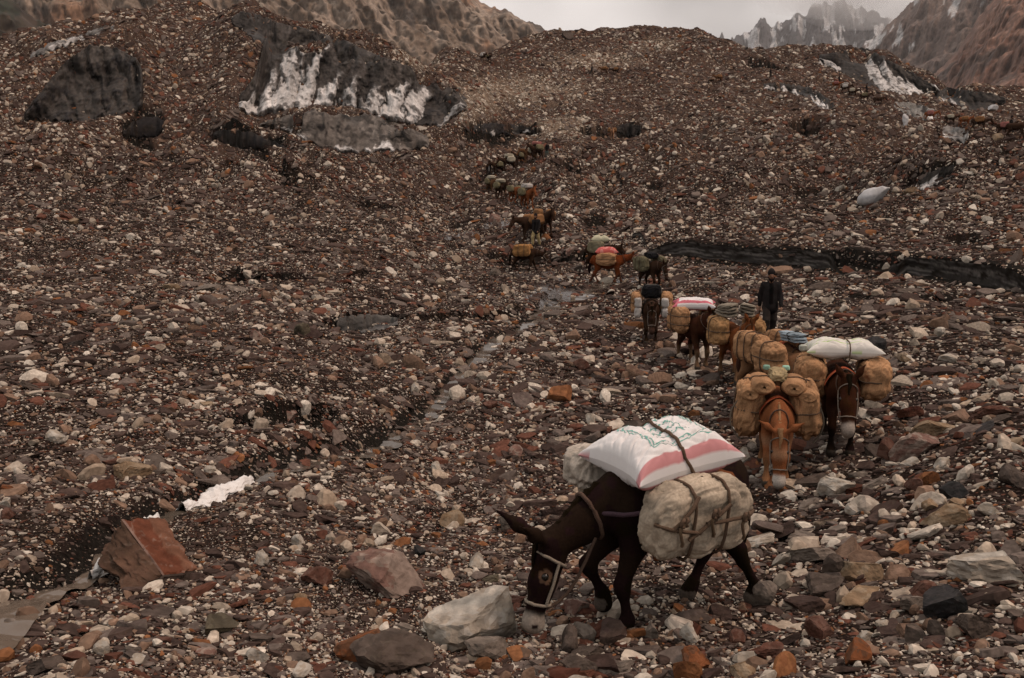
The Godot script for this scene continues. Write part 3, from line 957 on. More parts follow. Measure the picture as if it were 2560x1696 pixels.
func icosphere(level: int) -> Array:
	while ico.size() <= level:
		if ico.is_empty():
			var t := (1.0 + sqrt(5.0)) / 2.0
			var v := PackedVector3Array()
			for p in [[-1, t, 0], [1, t, 0], [-1, -t, 0], [1, -t, 0], [0, -1, t], [0, 1, t], [0, -1, -t], [0, 1, -t], [t, 0, -1], [t, 0, 1], [-t, 0, -1], [-t, 0, 1]]:
				v.append(Vector3(p[0], p[1], p[2]).normalized())
			ico.append([v, PackedInt32Array([0, 11, 5, 0, 5, 1, 0, 1, 7, 0, 7, 10, 0, 10, 11, 1, 5, 9, 5, 11, 4, 11, 10, 2, 10, 7, 6, 7, 1, 8, 3, 9, 4, 3, 4, 2, 3, 2, 6, 3, 6, 8, 3, 8, 9, 4, 9, 5, 2, 4, 11, 6, 2, 10, 8, 6, 7, 9, 8, 1])])
			continue
		var src: Array = ico[ico.size() - 1]
		var v: PackedVector3Array = src[0].duplicate()
		var ix := PackedInt32Array()
		var mids := {}
		var old: PackedInt32Array = src[1]
		for k in range(0, old.size(), 3):
			var m := []
			for e in 3:
				var a := old[k + e]
				var b := old[k + (e + 1) % 3]
				var key := mini(a, b) * 100000 + maxi(a, b)
				if not mids.has(key):
					mids[key] = v.size()
					v.append((v[a] + v[b]).normalized())
				m.append(mids[key])
			ix.append_array([old[k], m[0], m[2], old[k + 1], m[1], m[0], old[k + 2], m[2], m[1], m[0], m[1], m[2]])
		ico.append([v, ix])
	return ico[level]

# a broken stone: a sphere cut back by planes; faces keep hard edges. Fits in a unit ball of radius 1.
func rock(seed_: int, level: int, cuts: int, rough: float, cols: Array, smooth := false, slab := 0.0) -> ArrayMesh:
	var g := RandomNumberGenerator.new()
	g.seed = seed_ * 7919 + 13
	var src := icosphere(level)
	var planes := []
	for k in cuts:
		var d := Vector3(g.randfn(), g.randfn(), g.randfn()).normalized()
		if slab > 0.0 and k > 1:
			d.y *= 0.25
			d = d.normalized()
		planes.append([d, g.randf_range(0.42, 0.78)])
	if slab > 0.0:
		planes[0] = [Vector3(g.randf_range(-0.15, 0.15), 1, g.randf_range(-0.15, 0.15)).normalized(), slab]
		planes[1] = [Vector3(g.randf_range(-0.15, 0.15), -1, g.randf_range(-0.15, 0.15)).normalized(), slab]
	var v: PackedVector3Array = src[0].duplicate()
	var hue := PackedInt32Array()
	hue.resize(v.size())
	for i in v.size():
		var p := v[i]
		if slab > 0.0:
			p.x *= 1.15
		for q in 2:
			for k in planes.size():
				var over: float = p.dot(planes[k][0]) - planes[k][1]
				if over > 0.0:
					p -= planes[k][0] * over
					hue[i] = k
		if rough > 0.0:
			p *= 1.0 + rough * n4.get_noise_3d(v[i].x * 1.7 + seed_, v[i].y * 1.7, v[i].z * 1.7) + rough * 0.5 * n3.get_noise_3d(v[i].x * 6.0, v[i].y * 6.0 + seed_, v[i].z * 6.0)
		v[i] = p
	var ix: PackedInt32Array = src[1]
	if smooth:
		var c := PackedColorArray()
		for i in v.size():
			c.append((cols[0] as Color).lerp(cols[1], smoothstep(-0.2, 0.2, n4.get_noise_3d(v[i].x * 1.5 + seed_, v[i].y * 1.5, v[i].z * 1.5))))
		var ixs := PackedInt32Array()
		for k in range(0, ix.size(), 3):
			ixs.append_array([ix[k], ix[k + 2], ix[k + 1]])
		return array_mesh(v, smooth_normals(v, ixs), c, ixs)
	var fv := PackedVector3Array()
	var fn := PackedVector3Array()
	var fc := PackedColorArray()
	var fi := PackedInt32Array()
	for k in range(0, ix.size(), 3):
		var a := v[ix[k]]
		var b := v[ix[k + 2]]
		var d := v[ix[k + 1]]
		var nn := (d - a).cross(b - a)
		if nn.length_squared() < 1e-12:
			continue
		nn = nn.normalized()
		var mid := (a + b + d) / 3.0
		var w := smoothstep(-0.12, 0.12, n4.get_noise_3d(mid.x * 1.3 + seed_ * 3.0, mid.y * 1.3, mid.z * 1.3) + 0.10 * ((hue[ix[k]] * 37 + seed_) % 5 - 2))
		var col := (cols[0] as Color).lerp(cols[1], w)
		for p in [a, b, d]:
			fi.append(fv.size())
			fv.append(p)
			fn.append(nn)
			fc.append(col)
	return array_mesh(fv, fn, fc, fi)

func shade(code: String) -> Array:
	match code:
		"s": return [Color(0.090, 0.070, 0.058), Color(0.125, 0.098, 0.080)]
		"g": return [Color(0.17, 0.142, 0.120), Color(0.23, 0.19, 0.16)]
		"b": return [Color(0.12, 0.058, 0.042), Color(0.15, 0.085, 0.064)]
		"t": return [Color(0.33, 0.25, 0.17), Color(0.26, 0.18, 0.11)]
		"c": return [Color(0.50, 0.455, 0.395), Color(0.42, 0.36, 0.29)]
		"r": return [Color(0.24, 0.092, 0.042), Color(0.17, 0.085, 0.05)]
		"k": return [Color(0.042, 0.040, 0.041), Color(0.060, 0.056, 0.055)]
		"p": return [Color(0.21, 0.125, 0.10), Color(0.30, 0.23, 0.19)]
		_: return [Color(0.14, 0.118, 0.085), Color(0.10, 0.085, 0.06)]

func shade_word(code: String) -> String:
	return {"s": "dark slate", "g": "grey", "b": "red-brown", "t": "tan", "c": "pale cream", "r": "rust-orange", "k": "black", "p": "pinkish", "o": "olive-brown"}[code]

# [x, foot y, width, height] in pixels of the photograph, colour, B block / S slab, what it lies beside
func stone_list() -> Array:
	return [
		[545, 1599, 95, 56, "o", "B", ""], [654, 1618, 80, 36, "s", "S", ""], [796, 1470, 80, 50, "b", "B", ""], [652, 1417, 33, 42, "c", "B", ""], [747, 1370, 33, 27, "c", "B", ""],
		[748, 1519, 42, 36, "t", "B", ""], [115, 1690, 127, 54, "s", "S", ""], [190, 1660, 50, 26, "b", "B", ""], [249, 1643, 40, 30, "c", "B", ""], [330, 1637, 55, 30, "g", "S", ""],
		[416, 1613, 50, 40, "b", "S", ""], [510, 1650, 47, 24, "p", "B", ""], [645, 1661, 48, 30, "c", "B", ""], [347, 1666, 48, 20, "c", "B", ""], [752, 1694, 56, 36, "c", "B", ""],
		[752, 1662, 95, 30, "s", "S", ""], [40, 1573, 60, 52, "g", "S", ""], [15, 1272, 35, 22, "c", "B", ""], [18, 1302, 42, 30, "b", "B", ""], [324, 1200, 82, 42, "t", "B", "rounded tan boulder on the far bank of the stream"],
		[15, 1234, 40, 22, "r", "B", ""], [278, 1163, 55, 22, "b", "S", ""], [979, 1497, 190, 82, "p", "B", "broad pink and brown boulder before the dark donkey"], [1193, 1628, 215, 125, "c", "B", "large jagged pale boulder by the dark donkey's muzzle"],
		[1217, 1658, 112, 60, "g", "B", "smooth grey stone in front of the jagged pale boulder"], [905, 1662, 115, 70, "r", "B", "rust-orange boulder left of the jagged pale boulder"], [975, 1696, 185, 70, "s", "B", "dark slate boulder in front of the rust-orange one"],
		[1012, 1586, 60, 48, "g", "S", ""], [1127, 1325, 60, 44, "t", "B", ""], [1265, 1334, 44, 46, "g", "B", ""], [1192, 1425, 60, 32, "c", "B", ""], [1290, 1512, 100, 28, "b", "S", ""], [1230, 1464, 70, 36, "o", "S", ""],
		[1438, 1543, 60, 42, "p", "B", ""], [1460, 1602, 54, 40, "g", "B", ""], [1420, 1631, 62, 52, "s", "B", ""], [1628, 1606, 44, 50, "g", "B", ""], [1474, 1653, 74, 32, "s", "B", ""], [1446, 1694, 80, 40, "s", "B", ""],
		[1540, 1696, 130, 44, "g", "S", ""], [1210, 1595, 32, 36, "t", "B", ""], [1050, 1395, 34, 28, "k", "B", ""], [2029, 1415, 142, 60, "g", "S", "wide grey slate slab behind the dark donkey's rump"],
		[1909, 1366, 124, 40, "c", "S", "long cream slab behind the dark donkey"], [1992, 1355, 92, 34, "g", "S", ""], [2081, 1342, 68, 28, "g", "S", ""], [2153, 1468, 78, 64, "t", "B", "upright rounded tan stone beside black grit"],
		[2084, 1458, 52, 58, "s", "B", ""], [2157, 1518, 132, 50, "t", "S", ""], [2052, 1493, 110, 44, "s", "B", ""], [1910, 1522, 60, 58, "g", "B", "veined grey boulder behind the dark donkey's hind hoof"],
		[2458, 1457, 195, 60, "c", "B", "long knobbly cream boulder lying on dark rubble"], [2355, 1556, 108, 78, "k", "B", "tilted black slate block"], [2280, 1534, 78, 38, "g", "B", ""], [2300, 1502, 66, 34, "b", "B", ""],
		[2353, 1322, 96, 42, "t", "B", ""], [2325, 1285, 58, 27, "t", "B", ""], [2388, 1278, 48, 30, "t", "B", ""], [2476, 1294, 50, 28, "c", "B", ""], [2136, 1292, 38, 28, "c", "B", ""], [2054, 1600, 72, 48, "b", "B", ""],
		[2140, 1670, 70, 58, "r", "B", ""], [1922, 1657, 72, 38, "b", "B", ""], [1857, 1673, 58, 42, "c", "B", ""], [1740, 1690, 78, 54, "r", "B", ""], [2205, 1581, 38, 28, "c", "B", ""], [2157, 1615, 46, 28, "c", "B", ""],
		[2292, 1608, 54, 38, "s", "B", ""], [2340, 1604, 40, 40, "s", "B", ""], [2428, 1602, 90, 52, "s", "B", ""], [2540, 1552, 50, 50, "s", "S", ""], [2540, 1588, 46, 40, "g", "S", ""], [1728, 1617, 48, 46, "c", "B", ""],
		[1850, 1696, 76, 24, "t", "B", ""], [1840, 1613, 48, 28, "b", "B", ""], [2019, 1224, 98, 46, "s", "S", "dark slate slab in front of the lowered-head mule"], [2097, 1243, 84, 46, "c", "B", "layered cream boulder in front of the dark bay mule"],
		[2016, 1280, 75, 52, "g", "S", ""], [1958, 1253, 50, 26, "g", "S", ""], [2333, 1104, 125, 48, "t", "B", "largest tan boulder beside the dark bay mule"], [2293, 1149, 118, 54, "p", "B", ""], [2212, 1155, 50, 48, "b", "B", ""],
		[2519, 1126, 86, 40, "t", "S", ""], [2481, 1049, 110, 42, "b", "S", ""], [2500, 1062, 84, 28, "s", "S", ""], [2288, 1040, 78, 20, "p", "S", ""], [2444, 1088, 88, 24, "k", "S", ""], [2155, 1197, 62, 30, "g", "S", ""],
		[2183, 1226, 76, 32, "g", "S", ""], [2389, 1252, 68, 34, "k", "B", ""], [2536, 1219, 60, 48, "s", "B", ""], [1866, 1166, 38, 44, "c", "B", ""], [2184, 888, 62, 40, "k", "B", "dark boulder on the gravel right of the mules"],
		[2370, 908, 40, 26, "c", "B", ""], [2260, 910, 26, 22, "t", "B", ""], [2285, 1068, 60, 18, "s", "S", ""], [2359, 1176, 38, 24, "c", "B", ""], [2270, 1170, 42, 22, "c", "B", ""], [2285, 1237, 42, 34, "b", "B", ""],
		[518, 733, 86, 32, "g", "S", "long grey slate lying alone on the left gravel"], [592, 730, 66, 16, "g", "S", ""], [428, 726, 36, 17, "t", "B", ""], [641, 855, 48, 30, "p", "B", ""], [757, 844, 46, 32, "o", "B", ""], [519, 1020, 46, 25, "t", "S", ""],
		[484, 1003, 28, 16, "r", "B", ""], [142, 1107, 50, 26, "c", "B", ""], [722, 1050, 48, 25, "p", "B", ""], [185, 966, 58, 18, "b", "S", ""], [78, 975, 80, 20, "s", "S", ""], [1038, 987, 38, 30, "c", "B", "white stone on the lip of the undercut stream bank"],
		[1092, 1190, 44, 28, "c", "B", ""], [1238, 563, 36, 28, "p", "B", ""], [2071, 760, 54, 26, "c", "S", "pale slab on the gravel beside the man in black"], [2047, 730, 64, 32, "s", "S", ""], [2275, 735, 60, 22, "s", "S", ""],
		[1424, 98, 42, 22, "s", "B", "lone dark boulder perched on the skyline ridge"], [2492, 350, 28, 18, "t", "B", ""], [2278, 487, 36, 20, "t", "B", ""], [1373, 900, 62, 28, "g", "S", ""], [283, 449, 38, 16, "g", "S", ""], [1605, 1092, 100, 36, "s", "B", "dark slate block behind the big white sack"],
		[525, 1182, 30, 14, "c", "B", ""], [1475, 1060, 36, 22, "c", "B", ""], [1290, 1150, 50, 30, "p", "B", ""], [2020, 1215, 40, 20, "s", "S", ""], [1455, 925, 44, 24, "b", "B", ""], [1225, 1025, 40, 22, "b", "B", ""], [1880, 1130, 30, 20, "g", "B", ""],
		[1240, 690, 30, 18, "g", "B", ""], [1425, 640, 28, 20, "p", "B", ""], [1390, 650, 30, 16, "g", "B", ""], [2100, 478, 26, 14, "c", "B", ""], [75, 585, 36, 14, "r", "B", ""], [160, 550, 34, 14, "b", "B", ""], [190, 562, 32, 16, "t", "B", ""], [1150, 935, 30, 18, "g", "B", ""],
	]

func stone_label(p: Vector3, px: float, word: String, slab: bool) -> String:
	if not M.has("marks"):
		M.marks = []
		for q in [[330, 1470, "the big red and brown block"], [1190, 1600, "the jagged pale boulder"], [960, 1480, "the broad pink and brown boulder"], [1700, 1528, "the black donkey"], [1935, 1205, "the lowered-head orange mule"], [2110, 1140, "the dark bay mule"], [2333, 1104, "the largest tan boulder"], [2458, 1457, "the knobbly cream boulder"], [2153, 1468, "the upright tan stone"], [1922, 846, "the man in black"], [1038, 987, "the white stone on the stream bank"], [518, 733, "the long grey slate"], [920, 830, "the grey ice pocket"], [1312, 678, "the horse in the pool"], [2080, 680, "the black ice bank"], [560, 1200, "the white rapids"], [115, 1690, "the stream mouth"], [640, 1630, "the olive-brown boulder"], [2300, 1650, "the tilted black block"], [250, 900, "the undercut gravel ledges"], [2300, 900, "the dark boulder right of the mules"]]:
			M.marks.append([hit(q[0], q[1]), q[2]])
	var best := 1e9
	var near := ""
	for m in M.marks:
		var d: float = p.distance_to(m[0]) / p.distance_to(EYE)
		if d < best:
			best = d
			near = m[1]
	var size := "large" if px > 75 else "middling" if px > 46 else "small"
	return "%s %s %s near %s" % [size, word, "slab" if slab else "stone", near]

func boulders() -> void:
	big_boulder()
	var n := 0
	for s in stone_list():
		n += 1
		var p := hit(s[0], s[1] - s[3] * 0.12)
		var k := p.distance_to(EYE) / F
		var w: float = s[2] * k
		var hgt: float = s[3] * k
		var slab: bool = s[5] == "S"
		var cols := shade(s[4])
		var mesh := rock(n * 3 + 1, 3 if s[2] > 70 else 2, 9 if slab else 11, 0.10, cols, false, 0.55 if slab else 0.0)
		var o := part("slate_stone" if slab else "boulder" if s[2] >= 70 else "stone", mesh, M.boulder)
		var yaw := fposmod(n * 2.399, TAU) if not slab else fposmod(n * 2.399, 0.9) - 0.45
		if s[2] >= 100: yaw = fposmod(n * 2.399, 0.6) - 0.3
		var up := ground_normal(p.x, p.z, 0.3)
		if slab:
			o.scale = Vector3(w * 0.47, minf(hgt * 0.42, w * 0.2), w * 0.34)
			o.position = p + Vector3(0, o.scale.y * 0.32, 0) + Vector3(p.x, 0, p.z).normalized() * w * 0.16
		else:
			o.scale = Vector3(w * 0.60, hgt * 0.72, w * 0.46)
			o.position = p + Vector3(0, hgt * 0.30, 0) + Vector3(p.x, 0, p.z).normalized() * w * 0.2
		var b := Basis(Quaternion(Vector3.UP, up)) * Basis(Vector3.UP, yaw) * Basis(Vector3.RIGHT, 0.28 * sin(n * 1.7)) * Basis(Vector3.BACK, 0.18 * sin(n * 2.9))
		o.basis = b.scaled_local(o.scale)
		var lbl: String = s[6]
		var word := shade_word(s[4])
		if lbl == "":
			lbl = stone_label(p, s[2], word, slab)
		tag(o, lbl, "stone", "larger stones among the rubble")

func at_range(px: float, py: float, r: float) -> Vector3:
	var d := ray(px, py)
	return EYE + d / sqrt(d.x * d.x + d.z * d.z) * r

# the big tilted block of red and brown rock beside the stream
func big_boulder() -> void:
	var base := hit(330, 1492)
	var r := Vector2(base.x, base.z).length()
	var z := func(x: float, y: float, d: float) -> Vector3: return at_range(x * 0.38, 1100.0 + y * 0.38, r + d) - base
	var A: Vector3 = z.call(805, 555, 0.62)
	var B: Vector3 = z.call(1060, 540, 0.80)
	var C: Vector3 = z.call(1250, 850, 0.32)
	var D: Vector3 = z.call(1050, 888, 0.12)
	var E: Vector3 = z.call(640, 735, 0.46) 
	var G: Vector3 = z.call(865, 1030, -0.04)
	var J: Vector3 = z.call(1215, 960, 0.20)
	var K: Vector3 = B + Vector3(0.05, -0.55, 0.05)
	E.y -= 0.06
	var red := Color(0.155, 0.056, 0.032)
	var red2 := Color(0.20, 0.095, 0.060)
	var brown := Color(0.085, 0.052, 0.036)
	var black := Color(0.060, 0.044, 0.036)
	var st_v := PackedVector3Array()
	var st_c := PackedColorArray()
	var ix := PackedInt32Array()
	var nrm := PackedVector3Array()
	var centre := (A + B + C + D + E + G + J + K) / 8.0
	for f in [[A, B, C, D, 0], [A, D, G, E, 1], [D, C, J, G, 2], [B, K, J, C, 2], [A, E, K, B, 1], [E, G, J, K, 2]]:
		var n := 44
		var i0 := st_v.size()
		var face := ((f[1] - f[0]) as Vector3).cross((f[3] - f[0]) as Vector3).normalized()
		if face.dot((f[0] + f[1] + f[2] + f[3]) * 0.25 - centre) < 0.0:
			face = -face
		for i in n:
			var u := i / float(n - 1)
			for j in n:
				var t := j / float(n - 1)
				var p: Vector3 = (f[0] as Vector3).lerp(f[1], u).lerp((f[3] as Vector3).lerp(f[2], u), t)
				var inner := minf(minf(u, 1 - u), minf(t, 1 - t))
				var q := p * 3.0
				var bump := n4.get_noise_3d(q.x, q.y, q.z) * 0.05 + n4.get_noise_3d(q.x * 4.0, q.y * 4.0, q.z * 4.0) * 0.02
				if f[4] == 1:
					bump += n4.get_noise_3d(p.x * 2.0, p.y * 14.0 + p.x * 6.0, p.z * 2.0) * 0.06
				if f[4] == 0:
					bump += (0.016 if u > 0.55 + 0.1 * n3.get_noise_2d(t * 4.0, 1.0) else 0.0)
				p += (p - centre).normalized() * (bump - 0.02 * smoothstep(0.06, 0.0, inner))
				st_v.append(p)
				var vein := 1.0 - smoothstep(0.0, 0.03, absf(n4.get_noise_3d(q.x * 0.9, q.y * 0.9, q.z * 0.9 + 9.0)))
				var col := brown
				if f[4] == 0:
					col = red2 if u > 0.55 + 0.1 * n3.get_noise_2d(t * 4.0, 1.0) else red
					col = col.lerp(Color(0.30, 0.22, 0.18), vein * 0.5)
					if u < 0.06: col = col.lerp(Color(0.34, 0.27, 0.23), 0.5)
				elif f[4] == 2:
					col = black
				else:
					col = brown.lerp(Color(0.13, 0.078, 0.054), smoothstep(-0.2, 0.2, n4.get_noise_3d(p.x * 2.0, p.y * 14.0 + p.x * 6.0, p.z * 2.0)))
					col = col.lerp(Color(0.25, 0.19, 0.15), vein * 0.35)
				st_c.append(col)
		var flip := ((f[1] - f[0]) as Vector3).cross((f[3] - f[0]) as Vector3).dot(face) > 0.0
		for i in n - 1:
			for j in n - 1:
				var a := i0 + i * n + j
				if flip:
					ix.append_array([a, a + 1, a + n, a + n, a + 1, a + n + 1])
				else:
					ix.append_array([a, a + n, a + 1, a + n, a + n + 1, a + 1])
	nrm = smooth_normals(st_v, ix)
	var o := part("boulder", array_mesh(st_v, nrm, st_c, ix), M.boulder)
	o.position = base - Vector3(0, 0.03, 0)
	o.scale = Vector3.ONE * 1.12
	tag(o, "big tilted block of red and brown rock beside the stream", "boulder")

# everything smaller: one mass of broken stones, its largest pieces pulled out as single stones
func rubble() -> void:
	var g := RandomNumberGenerator.new()
	g.seed = 99
	var kinds := []
	for k in 7:
		kinds.append(rock(200 + k, 1, 8, 0.0, [Color(1, 1, 1), Color(0.86, 0.86, 0.86)], false, 0.5))
	for k in 6:
		kinds.append(rock(300 + k, 1, 10, 0.0, [Color(1, 1, 1), Color(0.88, 0.87, 0.86)]))
	var bufs := []
	for k in kinds.size():
		bufs.append(PackedFloat32Array())
	var singles := []
	var carry := 0.0
	var patch := 0.0
	var silt := 1.0
	var count := 0
	for i in range(1, NA - 1):
		var az := AZ0 + (i + 0.5) * DA
		var inside := absf(az) < 0.60
		for j in range(100, NR - 2):
			var r := R0 * exp((j + 0.5) * DL)
			if r > 215.0: break
			var k0 := i * NR + j
			var el := (H[k0 + 1] - EYE.y) / (r * (1.0 + DL)) - (H[k0] - EYE.y) / r
			if el < DL * 0.02: el = DL * 0.02
			var area := F * DA * F * el
			var near := smoothstep(40.0, 7.0, r)
			var mid := smoothstep(75.0, 26.0, r)
			var dens := lerpf(lerpf(0.15, 0.105, mid), 0.040, near)
			var coarse := lerpf(1.0, 1.2, near * smoothstep(0.0, 0.25, az)) * lerpf(1.0, 0.74, smoothstep(0.12, -0.05, az) * smoothstep(90.0, 50.0, r))
			if j % 4 == 0 or j == 100:
				patch = n4.get_noise_2d(sin(az) * r * 0.35 + 60.0, -cos(az) * r * 0.35)
				silt = smoothstep(-0.42, -0.12, patch + 0.25 * n4.get_noise_2d(sin(az) * r * 1.5, cos(az) * r * 1.5))
			coarse *= 1.0 + 0.9 * patch
			dens /= pow(coarse, 1.7)
			dens *= lerpf(0.35, 1.0, silt)
			if not inside: dens *= 0.4
			carry += area * dens * (1.0 - DARK[k0] * 0.75)
			while carry > 0.0:
				if carry < 1.0 and g.randf() > carry:
					carry = 0.0
					break
				carry -= 1.0
				var rr := r * (1.0 + (g.randf() - 0.5) * DL)
				var aa := az + (g.randf() - 0.5) * DA
				var x := sin(aa) * rr
				var z := -cos(aa) * rr
				var y := grid_at(H, gidx(aa, rr))
				var pxm := lerpf(lerpf(3.6, 5.4, mid), 9.5, near)
				pxm *= coarse
				if g.randf() < 0.35: pxm *= 0.5
				var big := minf(pow(g.randf() + 1e-4, -1.0 / 2.5), 7.5)
				var s := minf(rr * pxm / F * big, 0.55 + rr * 0.003)
				var zone := n4.get_noise_2d(x * 0.09, z * 0.09)
				var pale := 0.25 + 0.16 * zone
				if rr > 80.0:
					var q := project(Vector3(x, y, z))
					for e in [[1300, 225, 230, 55], [1480, 150, 150, 30], [1180, 270, 90, 60], [1400, 320, 130, 40], [1040, 150, 90, 40], [1640, 110, 90, 25]]:
						pale += 0.55 * maxf(1.0 - Vector2((q.x - e[0]) / e[2], (q.y - e[1]) / e[3]).length(), 0.0)
				var u := g.randf()
				var col: Color
				var flat := true
				var v := g.randf_range(0.72, 1.3)
				if u < pale:
					col = Color(0.74, 0.67, 0.57).lerp(Color(0.44, 0.34, 0.25), g.randf()); flat = g.randf() < 0.5
					v = g.randf_range(0.75, 1.2)
					s *= 0.8
				elif u < pale + 0.10:
					col = Color(0.15, 0.066, 0.045)
				elif u < pale + 0.115:
					col = Color(0.27, 0.12, 0.055); flat = g.randf() < 0.5
				elif u < pale + 0.175:
					col = Color(0.26, 0.17, 0.12); flat = g.randf() < 0.4
				elif u < pale + 0.40:
					col = Color(0.165, 0.131, 0.112)
				else:
					col = Color(0.088, 0.060, 0.050)
				col = Color(col.r * v, col.g * v, col.b * v)
				var kind := g.randi_range(0, 6) if flat else g.randi_range(7, 12)
				var e := 0.25
				if rr > 30.0: e = 0.8
				var up := ground_normal(x, z, e)
				var tilt := 0.20 if flat else 0.9
				var b := Basis(Quaternion(Vector3.UP, (up + Vector3(g.randfn() * tilt, 0, g.randfn() * tilt)).normalized())) * Basis(Vector3.UP, g.randf() * TAU)
				var sx := s * g.randf_range(0.5, 0.85)
				var sz := s * g.randf_range(0.38, 0.62)
				var sy := s * (g.randf_range(0.14, 0.34) if flat else g.randf_range(0.36, 0.6))
				var px_big := s / rr * F
				y += sy * g.randf_range(-0.25, 0.3)
				if px_big > 40.0 and rr > 4.3 and absf(az) < 0.53 and rr < 60.0:
					singles.append([px_big, kind, Transform3D(b.scaled_local(Vector3(sx, sy, sz)), Vector3(x, y, z)), col, flat, u, pale])
					continue
				var buf: PackedFloat32Array = bufs[kind]
				buf.append_array([b.x.x * sx, b.y.x * sy, b.z.x * sz, x, b.x.y * sx, b.y.y * sy, b.z.y * sz, y, b.x.z * sx, b.y.z * sy, b.z.z * sz, z, col.r, col.g, col.b, 1.0])
				bufs[kind] = buf
				count += 1
	var root := Node3D.new()
	root.name = "rubble"
	add_child(root)
	tag(root, "loose broken slate and pale pebbles covering the whole moraine", "rubble", "", "stuff")
	singles.sort_custom(func(a: Array, b: Array) -> bool: return a[0] > b[0])
	for q in range(170, singles.size()):
		var t: Transform3D = singles[q][2]
		var b := t.basis
		var buf: PackedFloat32Array = bufs[singles[q][1]]
		var cl: Color = singles[q][3]
		buf.append_array([b.x.x, b.y.x, b.z.x, t.origin.x, b.x.y, b.y.y, b.z.y, t.origin.y, b.x.z, b.y.z, b.z.z, t.origin.z, cl.r, cl.g, cl.b, 1.0])
		bufs[singles[q][1]] = buf
	for k in kinds.size():
		var mm := MultiMesh.new()
		mm.transform_format = MultiMesh.TRANSFORM_3D
		mm.use_colors = true
		mm.mesh = kinds[k]
		mm.instance_count = bufs[k].size() / 16
		mm.buffer = bufs[k]
		var mi := MultiMeshInstance3D.new()
		mi.name = "broken_stones"
		mi.multimesh = mm
		mi.material_override = M.stone
		mi.set_meta("kind", "stuff")
		root.add_child(mi, true)
	for q in mini(170, singles.size()):
		var s: Array = singles[q]
		var cl: Color = s[3]
		var mesh := rock(500 + q, 2, 9, 0.06, [cl, Color(cl.r * 0.8, cl.g * 0.78, cl.b * 0.78)], false, 0.5 if s[4] else 0.0)
		var o := part("slate_stone" if s[4] else "stone", mesh, M.boulder)
		o.transform = s[2]
		var u: float = s[5]
		var pale: float = s[6]
		var word := "pale cream" if u < pale else "red-brown" if u < pale + 0.10 else "rust-orange" if u < pale + 0.115 else "tan" if u < pale + 0.175 else "grey" if u < pale + 0.40 else "dark slate"
		tag(o, stone_label(o.position, s[0], word, s[4]), "stone", "larger stones among the rubble")

